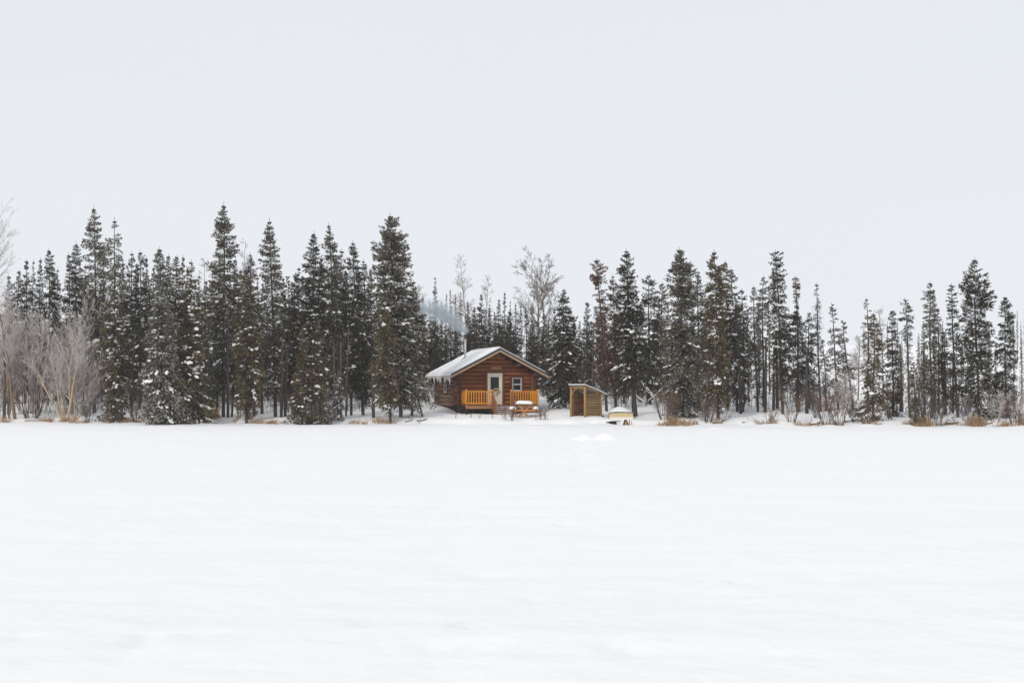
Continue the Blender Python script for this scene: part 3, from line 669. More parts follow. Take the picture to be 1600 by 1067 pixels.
# ------------------------------------------------------------------ bare trees and shrubs
def grow(rs, stems, levels, wig=0.12, grav=0.05, rmin=0.006, tap=.6):
    """stems: list of (pos, dir, length, radius). levels: [(segs, children, angle, ratio, tmin)] per level"""
    rng = np.random.default_rng(rs)
    P = np.array([s[0] for s in stems], float); D = norm(np.array([s[1] for s in stems], float))
    L = np.array([s[2] for s in stems], float); R = np.array([s[3] for s in stems], float)
    S = []
    for li, (segs, kids, ang, ratio, tmin) in enumerate(levels):
        n = len(P); pts = [P]; dirs = []; cur = P.copy(); d = D.copy()
        for k in range(segs):
            d = norm(d + rng.normal(0, wig, (n, 3)) + np.array([0, 0, grav]))
            dirs.append(d); cur = cur + d * (L / segs)[:, None]; pts.append(cur)
        for k in range(segs):
            r0 = np.maximum(R * (1 - 0.8 * k / segs), rmin); r1 = np.maximum(R * (1 - 0.8 * (k + 1) / segs), rmin * .7)
            S.append((pts[k], pts[k + 1], r0, r1, np.full(n, li)))
        if kids:
            pi = np.repeat(np.arange(n), kids); m = len(pi)
            t = tmin + (1 - tmin) * rng.random(m); ks = np.minimum((t * segs).astype(int), segs - 1); fr = t * segs - ks
            A = np.stack(pts)[ks, pi]; B = np.stack(pts)[ks + 1, pi]; dp = np.stack(dirs)[ks, pi]
            P = A + (B - A) * fr[:, None]
            perp = norm(np.cross(dp, rng.normal(0, 1, (m, 3))))
            an = ang * rng.uniform(.6, 1.3, m)
            D = norm(dp * np.cos(an)[:, None] + perp * np.sin(an)[:, None])
            L = L[pi] * ratio * (1.15 - (tap if li == 0 else .6) * t) * rng.uniform(.6, 1.2, m); R = np.maximum(R[pi] * (1 - .75 * t) * .55, rmin)
    return [np.concatenate([s[j] for s in S]) for j in range(5)]

def bare(name, segs, x, y, z, label, cat, barkm, twigm, split=1, group=None, rz=0.0, rs=1, parts=('trunk', 'twigs')):
    """levels up to split are the trunk/limbs part, finer levels the twigs part"""
    P0, P1, R0, R1, lv = segs
    rng = np.random.default_rng(rs)
    r = empty(name, (x, y, z), rz)
    m = lv <= split - 1
    if m.any():
        V, F = tubes(P0[m], P1[m], R0[m], R1[m], 6); link(parts[0], mesh_np(parts[0], V, F, barkm, attr=np.full(len(V), .3), smooth=True), r)
    m = ~m
    if m.any():
        V, F = tubes(P0[m], P1[m], R0[m], R1[m], 3)
        a = np.clip((P1[m][:, 2] / max(P1[m][:, 2].max(), .1)) * .5 + rng.normal(.3, .2, m.sum()), 0, 1)
        link(parts[1], mesh_np(parts[1], V, F, twigm, attr=np.repeat(a, 6)), r)['kind'] = 'stuff'
    return tag(r, label, cat, group)

# golden multi-stem birch, front left
x, y = wx(106, 91.8 + 3.6), 95.4 - 0.2
y = float(shore(np.array([x]))[0]) + 0.5
x = wx(106, y)
sg = grow(3, [((.05, 0, -.2), (-.09, 0, 1), 6.0, .09), ((.12, .05, 1.6), (.02, .1, 1), 5.4, .06), ((-.15, 0, -.2), (-.42, .1, 1), 5.0, .075), ((-.3, .1, -.2), (-.5, -.1, 1), 4.4, .06), ((-.1, .1, -.2), (-.22, .2, 1), 5.0, .06), ((.35, 0, -.2), (.38, 0, 1), 4.2, .06), ((.45, .2, -.2), (.62, .2, 1), 3.4, .045)],
          [(9, 12, .6, .42, .25), (5, 7, .55, .5, .15), (4, 6, .6, .55, .15), (3, 0, 0, 0, 0)], wig=.10, grav=.05, rmin=.0075)
bare('birch_tree', sg, x, y, gz(x, y), 'golden-barked birch with several stems and a cloud of frosted twigs', 'tree', M['birch'], M['frosttwig'], rs=3)
# pale pole birch left of it
yb = 97.0; x = wx(25, yb)
sg = grow(8, [((0, 0, -.2), (-.03, 0, 1), 9.6, .12), ((-.5, .3, -.2), (-.05, 0, 1), 7.5, .07)], [(10, 26, .7, .26, .35), (5, 7, .6, .5, .15), (4, 6, .6, .5, .1), (2, 0, 0, 0, 0)], wig=.05, grav=.04, rmin=.0075)
bare('birch_tree', sg, x, yb, gz(x, yb), 'tan straight birch trunk beside the left edge with frosted branches', 'tree', M['barktan'], M['frosttwig'], rs=8)
# tall frosted tree cut by the left edge
yb = 103; x = wx(-6, yb)
sg = grow(9, [((0, 0, -.2), (0.01, 0, 1), 15.0, .13)], [(10, 40, .75, .17, .35), (5, 8, .6, .5, .15), (3, 5, .6, .5, .1), (2, 0, 0, 0, 0)], wig=.04, grav=.04, rmin=.007)
bare('birch_tree', sg, x, yb, gz(x, yb), 'tall white-frosted bare tree cut off by the left edge', 'tree', M['aspen'], M['frosttwig'], rs=9)
# big aspens behind the cabin
def aspen(px, bpx, top, Y, rs, label, tw, kids=(16, 7, 5)):
    x = wx(bpx, Y); z0 = gz(x, Y); H = wz(top, Y) - z0
    dx = (wx(px, Y) - x) / H
    sg = grow(rs, [((0, 0, -.3), (dx, 0, 1), H * .93, .13)], [(10, kids[0], .85, .36, .42), (6, kids[1], .65, .5, .2), (4, kids[2], .55, .5, .2), (3, 3, .6, .6, .2), (2, 0, 0, 0, 0)], wig=.06, grav=.05, rmin=.009)
    bare('aspen_tree', sg, x, Y, z0, label, 'tree', M['aspen'], tw, split=2, rs=rs)
M['aspentwig'] = mat('aspen_twigs', (0.3, 0.25, 0.22), .9, .1, attr=[(0, (.10, .075, .06)), (1, (.26, .22, .19))])
aspen(826, 842, 393, 121, 21, 'tall leafless aspen with a rounded crown behind the cabin roof', M['aspentwig'], (20, 8, 5))
aspen(862, 850, 424, 124, 22, 'smaller leafless aspen right of the rounded one behind the cabin', M['aspentwig'], (18, 7, 5))
# frosted spire trees (larches and birches) in the back row
def spire(px, top, Y, w, rs, label, tw, cat='tree', kids=60, group=None):
    x = wx(px, Y); z0 = gz(x, Y); H = wz(top, Y) - z0
    sg = grow(rs, [((0, 0, -.2), (0, 0, 1), H, .07)], [(9, kids, 1.15, w / H * 1.25, .3), (4, 6, .6, .5, .1), (3, 4, .6, .5, .1), (2, 0, 0, 0, 0)], wig=.03, grav=.07, rmin=.008, tap=.95)
    bare('larch_tree', sg, x, Y, z0, label, cat, M['aspen'], tw, rs=rs, group=group)
spire(730, 392, 128, 1.7, 31, 'pale frosted larch spire rising above the stovepipe', M['frosttwig'], kids=80)
spire(752, 428, 130, 1.6, 32, 'fainter frosted spire just right of the larch spire', M['frosttwig'])
spire(377, 374, 118, 1.9, 33, 'faint white bare spire right of the tallest spruce top', M['frosttwig'])
spire(320, 404, 120, 1.9, 34, 'faint white bare tree left of the tallest spruce', M['frosttwig'])
spire(712, 455, 129, 1.2, 35, 'small frosted spire left of the larch spire', M['frosttwig'])
spire(660, 440, 130, 1.6, 36, 'frosted bare tree between the big spruce and the smoke', M['frosttwig'])
spire(783, 484, 126, 1.2, 37, 'small frosted spire in the wood right of the stovepipe', M['frosttwig'])
spire(1340, 520, 105, 1.4, 38, 'frosted bare sapling in the snowy gap on the right', M['frosttwig'])
spire(1380, 480, 104, 1.5, 39, 'frosted bare sapling right of the brownish wide-skirted spruce', M['frosttwig'])

# shrubs: a few shapes, each shrub its own object
SHRUB = {}
def shrub_proto(kind, rs, n, h, spread, kids, tw, r0=.014):
    rng = random.Random(rs); st = []
    for k in range(n):
        a = rng.uniform(0, 6.28); s = rng.uniform(.1, spread)
        st.append(((.18 * math.cos(a), .18 * math.sin(a), -.1), (s * math.cos(a), s * math.sin(a), 1), h * rng.uniform(.55, 1), r0))
    P0, P1, R0, R1, lv = grow(rs, st, [(6, kids[0], .5, .4, .25), (4, kids[1], .55, .55, .2), (3, 0, 0, 0, 0)], wig=.11, grav=.05, rmin=.0065)
    rg = np.random.default_rng(rs)
    out = []
    for nm, m in (('stems', lv == 0), ('twigs', lv > 0)):
        V, F = tubes(P0[m], P1[m], R0[m], R1[m], 3)
        out.append((nm, mesh_np(nm, V, F, tw, attr=np.repeat(np.clip(rg.normal(.35 if nm == 'stems' else .6, .2, m.sum()), 0, 1), 6))))
    SHRUB[kind] = out
shrub_proto('frost', 41, 14, 3.0, .55, (8, 6), M['frosttwig'])
shrub_proto('frost2', 42, 18, 3.0, .35, (8, 6), M['frosttwig'])
shrub_proto('red', 43, 16, 2.0, .5, (5, 4), M['brushred'], .018)
shrub_proto('brown', 44, 14, 2.0, .6, (7, 5), M['brush'])
shrub_proto('small', 45, 13, 1.0, .5, (5, 3), M['brushred'], .011)
def shrub(kind, px, Y, h, label, name='bare_shrub', w=1.0, rz=None):
    x = wx(px, Y); r = empty(name, (x, Y, gz(x, Y)), rb.uniform(0, 6.28) if rz is None else rz)
    base = {'frost': 3.0, 'frost2': 3.0, 'red': 2.0, 'brown': 2.0, 'small': 1.0}[kind]
    for nm, me in SHRUB[kind]:
        o = link(nm, me, r)
        if nm == 'twigs': o['kind'] = 'stuff'
    f = h / base; r.scale = (f ** .8 * w, f ** .8 * w, f)
    tag(r, label, 'shrub')
for a in [
 ('frost2', 8, 99.5, 7.0, 'tall grey frosted shrub at the very left edge'),
 ('frost', 40, 101, 7.4, 'frosted shrub between the two birch trunks'),
 ('red', 50, 97.5, 4.2, 'dark reddish many-stemmed shrub right of the tan birch trunk'),
 ('frost', 66, 100, 8.2, 'big frosted shrub filling the space left of the golden birch'),
 ('frost', 125, 98, 7.0, 'frosted shrub filling the space right of the golden birch'),
 ('frost2', 105, 101, 8.4, 'tallest frosted shrub directly behind the golden birch'),
 ('brown', 140, 94.8, 1.7, 'low brown shrub on the bank right of the golden birch'),
 ('red', 212, 94.4, 1.2, 'low reddish shrub left of the broad frosted spruce'),
 ('brown', 497, 91.6, 1.7, 'grey-brown tangle at the foot of the two short olive spruces'),
 ('brown', 515, 91.6, 1.3, 'brown twiggy shrub right of the two short olive spruces'),
 ('small', 795, 92.3, 1.3, 'thin bare shrub in the snow left of the picnic table'),
 ('small', 849, 92.3, 1.25, 'thin bare shrub in the snow right of the picnic table'),
 ('red', 1037, 90.5, 2.0, 'reddish bare shrub left of the thick grey column'),
 ('red', 1046, 90.0, 1.9, 'upright reddish shrub at the foot of the thick grey column'),
 ('brown', 1100, 90.0, 1.4, 'thin brown shrub between the thick column and the knob-topped spruce'),
 ('red', 1106, 89.8, 1.7, 'small reddish shrub left of the knob-topped trunk'),
 ('small', 1203, 88.9, 1.1, 'small tan shrub on the bank left of the tallest dark spruce'),
 ('red', 1236, 88.8, 1.9, 'spreading reddish shrub right of the tallest dark trunk'),
 ('red', 1290, 88.2, 2.0, 'reddish shrub under the see-through spruces'),
 ('brown', 1278, 91, 2.4, 'grey-brown shrub around the foot of the bare pole'),
 ('red', 1310, 88.2, 2.2, 'tall-stemmed reddish shrub in front of the snowy gap'),
 ('frost2', 1322, 93, 2.9, 'frosted upright shrub in front of the snowy gap'),
 ('brown', 1335, 88.3, 1.6, 'brown shrub in the gap left of the wide-skirted spruce'),
 ('red', 1352, 87.9, 1.6, 'reddish shrub at the left foot of the wide-skirted spruce'),
 ('brown', 1445, 88, 2.2, 'brown shrub beside the dry grass under the pointed spruce'),
 ('brown', 1467, 87.5, 1.9, 'dark twiggy shrub right of that dry grass'),
 ('brown', 1508, 88, 1.7, 'grey-brown shrub left of the biggest right-hand spruce'),
 ('frost', 1556, 86.6, 2.2, 'frosted lilac-grey shrub between the two right-edge spruces'),
 ('frost', 1596, 86.2, 2.3, 'frosted shrub cut by the right edge'),
 ('red', 1585, 86.0, 1.9, 'reddish shrub among the frosted ones at the right edge'),
]: shrub(*a)

# seed stalks poking out of the snow in front of the cabin
for k, (px, Y, h) in enumerate([(712, 93.2, .75), (736, 92.8, .6), (749, 92.6, .5), (770, 92.8, .55), (838, 92.2, .5)]):
    x = wx(px, Y); rg = random.Random(k)
    mb = MB()
    for j in range(4):
        a = rg.uniform(-.25, .25); mb.tube([(0, 0, -.1), (a * .5, .02, h * .5), (a + .05, .05, h * rg.uniform(.7, 1))], [.008, .006, .004], 3)
    o = mb.build('dead_stalk', M['brushred'], loc=(x, Y, gz(x, Y)))
    tag(o, '%s from the left of the dead stalks in the snow before the deck' % ORD[k], 'plant', 'dead stalks in the snow')

# brush nobody could count between the trunks
rgn = np.random.default_rng(77); acc = [[], [], [], [], []]
def scatter_brush(n, pxa, pxb, ya, yb, ha, hb):
    st = []
    for k in range(n):
        px = rgn.uniform(pxa, pxb); Y = rgn.uniform(ya, yb); x = wx(px, Y); zz = gz(x, Y); h = rgn.uniform(ha, hb)
        for j in range(5):
            a = rgn.uniform(0, 6.28); s = rgn.uniform(.05, .45)
            st.append(((x + .2 * math.cos(a), Y + .2 * math.sin(a), zz - .1), (s * math.cos(a), s * math.sin(a), 1), h * rgn.uniform(.5, 1), .012))
    r = grow(int(rgn.integers(1e6)), st, [(4, 3, .5, .42, .2), (2, 2, .5, .5, .2), (2, 0, 0, 0, 0)], wig=.12, grav=.05, rmin=.007)
    for a, b in zip(acc, r): a.append(b)
scatter_brush(85, -20, 220, 100, 116, 2.0, 5.0)
scatter_brush(95, 200, 470, 97, 116, 1.5, 4.2)
scatter_brush(75, 440, 600, 99, 116, 1.5, 4.0)
scatter_brush(50, 600, 690, 108, 118, 1.0, 2.5)
scatter_brush(60, 850, 960, 104, 116, 1.5, 3.5)
scatter_brush(75, 960, 1110, 99, 114, 1.5, 4.0)
scatter_brush(55, 1110, 1330, 97, 110, 1.0, 3.4)
scatter_brush(55, 1385, 1610, 91, 102, 1.0, 3.0)
P0, P1, R0, R1, lv = [np.concatenate(a) for a in acc]
V, F = tubes(P0, P1, R0, R1, 3)
o = link('underbrush', mesh_np('underbrush', V, F, M['brush'], attr=np.repeat(np.clip(rgn.normal(.45, .28, len(P0)), 0, 1), 6)))
tag(o, 'tangled leafless underbrush between the trunks of the wood', 'brush', kind='stuff')

# thin pole trunks of hidden trees, each its own
poles = [(8, 97, 6), (14, 100, 7), (60, 103, 6), (232, 96, 5), (206, 97, 6), (325, 100, 6), (340, 98, 6), (357, 96, 7), (363, 97, 6), (372, 100, 7), (398, 96.5, 5.5), (410, 99, 6), (440, 95, 5), (446, 96, 5), (524, 96, 5), (533, 94.6, 5), (541, 96, 6), (549, 97, 6), (584, 94.5, 4), (925, 101, 6), (962, 101, 6), (975, 105, 6), (1012, 104, 6), (1093, 97, 5), (1137, 98, 5), (1157, 95.5, 5), (1161, 96.5, 5), (1195, 95.5, 5), (1208, 97, 4.5), (1214, 98, 5), (1260, 94, 4), (1408, 95, 4.5), (1444, 93, 4.6), (1460, 94, 4.5), (1476, 92, 4), (1488, 93, 4)]
for k, (px, Y, h) in enumerate(sorted(poles)):
    x = wx(px, Y); rg = random.Random(k + 300); rr = rg.uniform(.06, .11); ln = rg.uniform(-.03, .03)
    r = empty('pole_trunk', (x, Y, gz(x, Y)))
    MB().tube([(0, 0, -.3), (ln * h * .3, 0, h * .35), (ln * h, .05, h)], [rr * 1.2, rr, rr * .55], 7).build('trunk', M['bark'], r, smooth=True)
    mb = MB()
    for j in range(int(h * 3.5)):
        z = rg.uniform(.3, h); a = rg.uniform(0, 6.28); L = rg.uniform(.2, .7)
        mb.tube([(ln * z, 0, z), (ln * z + L * math.cos(a), L * math.sin(a), z - rg.uniform(-.05, .25))], [.014, .006], 3)
    mb.build('dead_branches', M['twig'], r)['kind'] = 'stuff'
    side = 'left wood' if px < 650 else 'wood behind the shelter' if px < 1020 else 'right wood'
    idx = len([q for q in sorted(poles)[:k] if (q[0] < 650) == (px < 650) and (q[0] < 1020) == (px < 1020)])
    names = ORD + ['nineteenth', 'twentieth', 'twenty-first']
    tag(r, '%s thin bare pole trunk from the left in the %s' % (names[idx], side), 'tree trunk', 'bare pole trunks among the spruces')

# dry grass tufts
def tuft(px, Y, w, h, n, label, rs, m='grass'):
    n = int(n * .75)
    rg = np.random.default_rng(rs); x = wx(px, Y)
    bx = rg.normal(0, w * .5, n); by = rg.normal(0, .25, n)
    zz = ground(x + bx, Y + by) - gz(x, Y) - .05
    ln = h * rg.uniform(.25, 1.1, n) * np.exp(-(bx / w) ** 2 * .8) * (.7 + .5 * vnoise(bx * 5 + rs, by * 3, 4)); le = rg.normal(0, .35, (n, 2))
    b = np.stack([bx, by, zz], -1); mid = b + np.stack([le[:, 0] * ln * .4, le[:, 1] * ln * .4, ln * .6], -1); tip = b + np.stack([le[:, 0] * ln * 1.0, le[:, 1] * ln, ln * .95], -1)
    wv = np.array([1., .3, 0]) * .010
    V = np.stack([b - wv, b + wv, mid + wv, mid - wv, mid - wv, mid + wv, tip + wv * .3, tip - wv * .3], 1).reshape(-1, 3)
    F = (np.array([[0, 1, 2, 3], [4, 5, 6, 7]])[None] + (np.arange(n) * 8)[:, None, None]).reshape(-1, 4)
    R_ = empty('grass_tuft', (x, Y, gz(x, Y)))
    link('blades', mesh_np('blades', V, F, M[m], attr=np.repeat(rg.random(n), 8)), R_)['kind'] = 'stuff'
    tag(R_, label, 'grass tuft')
for k, (px, dY, w, h, n, label) in enumerate([
 (6, .6, .5, .55, 70, 'wispy tan tuft at the far left end of the bank'),
 (75, .25, .6, .28, 120, 'low tan grass on the bank left of the golden birch'),
 (103, .2, .5, .45, 160, 'tan grass around the foot of the golden birch'),
 (117, .3, .35, .5, 120, 'tan grass clump right beside the golden birch foot'),
 (169, .2, .35, .25, 110, 'small tan tuft below the olive snowy spruce'),
 (200, .3, .7, .35, 200, 'reddish-tan tuft left of the broad frosted spruce'),
 (284, .8, .5, .85, 260, 'tall tan grass right of the broad frosted spruce foot'),
 (297, .3, .5, .35, 200, 'low matted grass in front of the tall tan grass'),
 (320, 1.2, .5, .75, 220, 'pale tan grass clump left of the brightest one'),
 (336, 1.3, .35, .95, 300, 'brightest orange-tan grass clump below the snow-shelved spruce'),
 (371, .8, .4, .35, 110, 'thin tan tuft beneath the tallest spruce'),
 (389, 1.2, .3, .8, 160, 'upright tan grass between two trunks'),
 (405, .3, .9, .3, 240, 'long low grass strip left of the short olive spruces'),
 (425, .3, .6, .32, 200, 'brown low grass just left of the short olive spruces'),
 (592, .5, .7, .45, 170, 'thin tan grass under the shorter olive spruce by the cabin'),
 (606, .6, .5, .35, 130, 'sparse grass at the foot of the big cabin-side spruce'),
 (1036, .25, .5, .35, 150, 'low brown grass left of the thick grey column'),
 (1050, .3, .5, .75, 320, 'orange-tan grass hugging the thick grey column'),
 (1068, .3, .7, .5, 320, 'tan grass right of the thick grey column foot'),
 (1084, .3, .4, .4, 150, 'short tan grass between two trunks at the lake edge'),
 (1120, .35, .4, .4, 130, 'tan grass at the foot of the knob-topped spruce'),
 (1208, .3, .5, .45, 110, 'pale grass left of the spreading reddish shrub'),
 (1432, .3, .4, .5, 180, 'brown grass at the foot of the short olive spruce'),
 (1445, .4, .5, .75, 380, 'orange grass clump below the pointed spruce'),
 (1526, .3, .65, .75, 460, 'big orange grass clump at the foot of the biggest right-hand spruce'),
 (1515, .3, .3, .4, 120, 'small tan tuft left of the big orange clump'),
 (1570, .3, .9, .4, 300, 'long tan grass strip below the frosted shrubs'),
 (1596, .6, .4, .6, 180, 'tan grass at the right edge'),
]):
    Y = 90.0
    for _ in range(6): Y = float(shore(np.array([wx(px, Y)]))[0]) + dY
    tuft(px, Y, w, h, n, label, 500 + k)

# short dry stalks along the whole bank, past counting
rk = np.random.default_rng(8); N = 9000
bx = rk.uniform(-36, 33, N); keep = (vnoise(bx * .9, bx * 0 + .5, 12) > .52) & ((bx < -6) | (bx > 9)); bx = bx[keep]; N = len(bx)
by = shore(bx) + np.abs(rk.normal(0, .35, N)) - .05
b = np.stack([bx, by, ground(bx, by) - .03], -1); ln = rk.uniform(.05, .30, N) * (.5 + vnoise(bx * 2, by, 14)); le = rk.normal(0, .45, (N, 2))
tip = b + np.stack([le[:, 0] * ln, le[:, 1] * ln, ln], -1); wv = np.array([.010, .003, 0])
V = np.stack([b - wv, b + wv, tip + wv * .3, tip - wv * .3], 1).reshape(-1, 3)
o = link('bank_grass', mesh_np('bank_grass', V, np.arange(N * 4).reshape(-1, 4), M['grass'], attr=np.repeat(rk.random(N) * .8, 4)))
tag(o, 'short dry stalks poking through the snow all along the bank', 'dry grass', kind='stuff')

# fallen and leaning wood
def logobj(name, p, q, r, label, snow=True, m='deadwood', cat='log', tw=0):
    p = np.array(p, float); q = np.array(q, float); mid = (p + q) / 2 + np.array([0, 0, -.03 * np.linalg.norm(q - p)])
    R = empty(name, tuple(p))
    MB().tube([(0, 0, 0), tuple(mid - p), tuple(q - p)], [r, r * .9, r * .6], 8).build('wood', M[m], R, smooth=True)
    if tw:
        mb = MB(); rg = random.Random(int(abs(p[0]) * 100))
        for k in range(tw):
            t = rg.uniform(.1, .95); s = (q - p) * t; mb.tube([tuple(s), tuple(s + np.array([rg.uniform(-.3, .3), rg.uniform(-.2, .2), rg.uniform(-.1, .45)]))], [r * .3, .006], 4)
        mb.build('branches', M[m], R)
    if snow:
        up = np.array([0, 0, r * .75])
        MB().tube([tuple((q - p) * .04 + up), tuple(mid - p + up), tuple((q - p) * .96 + up * .8)], [r * .55, r * .8, r * .45], 7).build('snow_cover', M['snowcap'], R, smooth=True)
    tag(R, label, cat)
def P(px, py, Y): return (wx(px, Y), Y, wz(py, Y))
logobj('leaning_pole', P(1000, 594, 101), P(1026, 628, 98.5), .06, 'snow-covered pole slanting down right of the bare-trunked spruce', cat='fallen tree')
logobj('leaning_pole', P(1006, 598, 102), P(1024, 622, 99.5), .05, 'second slanting snowy pole just under the first', cat='fallen tree')
logobj('leaning_pole', P(1011, 628, 100), P(1036, 606, 101), .06, 'snowy pole crossing the slanting ones', cat='fallen tree')
logobj('leaning_pole', P(946, 616, 100), P(988, 616.5, 99.5), .05, 'thin level snowy pole behind the yellow boat', cat='fallen tree')
logobj('leaning_pole', P(992, 617, 99.5), P(1010, 630, 98), .05, 'thin snowy pole bending down right of the bare trunk', cat='fallen tree')
logobj('leaning_pole', P(649, 604, 96.5), P(660, 648, 94.5), .085, 'dead stem leaning against the big spruce left of the cabin', snow=False, cat='dead trunk', tw=4)
def shoreY(px, dY):
    Y = 90.0
    for _ in range(6): Y = float(shore(np.array([wx(px, Y)]))[0]) + dY
    return Y
def glog(px0, px1, dY, r, label, snow=True, rise=.0, tw=5):
    r = r * .62
    y0, y1 = shoreY(px0, dY), shoreY(px1, dY + .3); x0, x1 = wx(px0, y0), wx(px1, y1)
    logobj('driftwood', (x0, y0, gz(x0, y0) + r * .6), (x1, y1, gz(x1, y1) + r * .6 + rise), r, label, snow, tw=tw)
glog(634, 645, .5, .09, 'dark driftwood stick at the shore left of the cabin', rise=-.02)
glog(652, 667, .6, .10, 'flat dark driftwood at the shore nearest the cabin', rise=.02)
glog(1114, 1128, .35, .13, 'dark log under the knob-topped spruce')
glog(1128, 1142, .8, .08, 'snowy crossed branches right of the knob-topped spruce', rise=.25, tw=8)
glog(1159, 1183, .6, .085, 'grey bent driftwood on the bank with a snow stripe', rise=-.04)
glog(1193, 1206, .2, .08, 'small dark stick at the shore left of the tallest dark spruce')
glog(1264, 1281, .3, .14, 'short brown log at the shore under the snag')
glog(1318, 1336, .9, .12, 'snow-capped log in the gap left of the wide-skirted spruce', tw=6)
glog(1476, 1496, .3, .16, 'thick dark log at the lake edge under the wavy spruce', tw=6)
glog(1537, 1550, .5, .12, 'dark log right of the big orange grass clump', tw=4)
logobj('fallen_trunk', P(1328, 600, 120), P(1347, 622, 112), .10, 'dark fallen trunk lying in the snowy gap', snow=True, tw=4, cat='fallen tree')
logobj('fallen_trunk', P(1326, 576, 150), P(1352, 574, 150), .16, 'dark uprooted trunk high in the snowy gap', snow=True, tw=6, cat='fallen tree')
logobj('fallen_trunk', P(1166, 620, 107), P(1182, 632, 104), .07, 'thin fallen trunk in the snow between the pale trunks', cat='fallen tree', tw=3)
# snow-covered stumps and hummocks of brush on the far slope
for k, (px, Y, h) in enumerate([(1590, 240, 9), (1596, 250, 7), (1583, 262, 8), (1350, 230, 6), (1387, 245, 7), (1602, 235, 10)]):
    x = wx(px, Y); parts, H0 = PROTO[5 if k % 2 else 6]
    r = put_spruce('spruce_tree', parts, x, Y, gz(x, Y), k); r.scale = (h / H0 * .7, h / H0 * .7, h / H0)
    tag(r, '%s of the faint distant spruces on the hazy slope' % ['leftmost at the right edge', 'slighter', 'second leftmost', 'lone one in the gap', 'one behind the slender dark spruce', 'rightmost'][k], 'tree', 'distant spruces on the hazy slope')

# ------------------------------------------------------------------ snow mounds on the lake
def mound(px, Y, w, h, label, rs):
    x = wx(px, Y); V = []; F = []; nr, na = 9, 22; rg = np.random.default_rng(rs)
    ph = rg.uniform(0, 6, 3)
    for i in range(nr):
        t = i / (nr - 1)
        for j in range(na):
            a = 2 * PI * j / na; rr = w * t * (1 + .12 * math.sin(a * 2 + ph[0]) + .08 * math.sin(3 * a + ph[1]))
            z = h * (math.cos(PI * t ** .9) * .5 + .5) - .03 * t
            X = x + rr * math.cos(a); YY = Y + rr * math.sin(a) * 1.3
            V.append((rr * math.cos(a), rr * math.sin(a) * 1.3, gz(X, YY) - gz(x, Y) + z))
    for i in range(nr - 1):
        for j in range(na): F.append((i * na + j, (i + 1) * na + j, (i + 1) * na + (j + 1) % na, i * na + (j + 1) % na))
    o = link('snow_mound', mesh_np('snow_mound', V, F, M['snow'], smooth=True), loc=(x, Y, gz(x, Y)))
    tag(o, label, 'snow mound')
mound(914, 65.5, .85, .20, 'left and lower of the two smooth snow mounds on the lake', 1)
mound(945, 65, .90, .31, 'right and taller of the two smooth snow mounds on the lake', 2)
mound(1118, 80, .8, .13, 'low lump of snow on the lake right of the boat', 3)

# ================================================================== CABIN
CZ = 0.75
cabin = empty('log_cabin', (CX, CY, CZ), CTH)
tag(cabin, 'reddish-brown log cabin with snowy gable roof and orange porch railing', 'cabin')
rl = random.Random(4)
LR, LS, LB = 0.149, 0.287, 0.46     # log radius, spacing, foot of the wall
def log_part(p, q, r, m, parent=cabin, name='log'):
    p = Vector(p); q = Vector(q); n = 5
    pts = []; R = []
    for k in range(n):
        t = k / (n - 1); c = p.lerp(q, t)
        pts.append((c.x, c.y, c.z + rl.uniform(-.006, .006))); R.append(r * rl.uniform(.965, 1.03))
    mb = MB(); mb.tube(pts, R, 12)
    o = mb.build(name, m, parent, smooth=True)
    o.data.materials.append(M['logend'])
    for pl in o.data.polygons:
        if len(pl.vertices) > 4: pl.material_index = 1; pl.use_smooth = False
    return o
OV = 0.34
def under(u): return 2.36 + 0.519 * (u + .8) if u <= CW / 2 else 2.36 + 0.519 * (CW + .8 - u)
DOOR = (1.88, 3.20, -1, 2.78); WIN = (3.66, 4.58, 1.32, 2.46)
nfront = 12
for k in range(nfront):
    z = LB + LR + LS * k
    if k < 8: u0, u1 = -OV + rl.uniform(-.04, .04), CW + OV + rl.uniform(-.04, .04)
    else:
        u0 = (z + LR * .3 - 2.36) / 0.519 - .8 + .06; u1 = CW - u0
        if u1 - u0 < .5: continue
    spans = [(u0, u1)]
    for (a, b, zl, zh) in (DOOR, WIN):
        if zl < z < zh:
            ns_ = []
            for s in spans:
                if b <= s[0] or a >= s[1]: ns_.append(s)
                else:
                    if a - s[0] > .05: ns_.append((s[0], a))
                    if s[1] - b > .05: ns_.append((b, s[1]))
            spans = ns_
    for s in spans: log_part((s[0], 0, z), (s[1], 0, z), LR, M['log'])
for k in range(nfront):     # rear gable
    z = LB + LR + LS * k
    if k < 8: u0, u1 = -OV, CW + OV
    else:
        u0 = (z + LR * .3 - 2.36) / 0.519 - .8 + .06; u1 = CW - u0
        if u1 - u0 < .5: continue
    log_part((u0, CL, z), (u1, CL, z), LR, M['logside'])
SW = (3.45, 4.55, 1.20, 2.42)
for k in range(8):
    z = LB + LR + LS * k - LS / 2
    v0, v1 = -OV + rl.uniform(-.03, .03), CL + OV
    for uu in (0, CW):
        if uu == 0 and SW[2] < z < SW[3]:
            log_part((uu, v0, z), (uu, SW[0], z), LR, M['logside']); log_part((uu, SW[1], z), (uu, v1, z), LR, M['logside'])
        else: log_part((uu, v0, z), (uu, v1, z), LR, M['logside'])
# dark joints between the logs: a thin core wall
def core_pts():
    return [(.02, .30), (CW - .02, .30), (CW - .02, under(CW) - .05), (CW / 2, under(CW / 2) - .06), (.02, under(0) - .05)]
mb = MB()
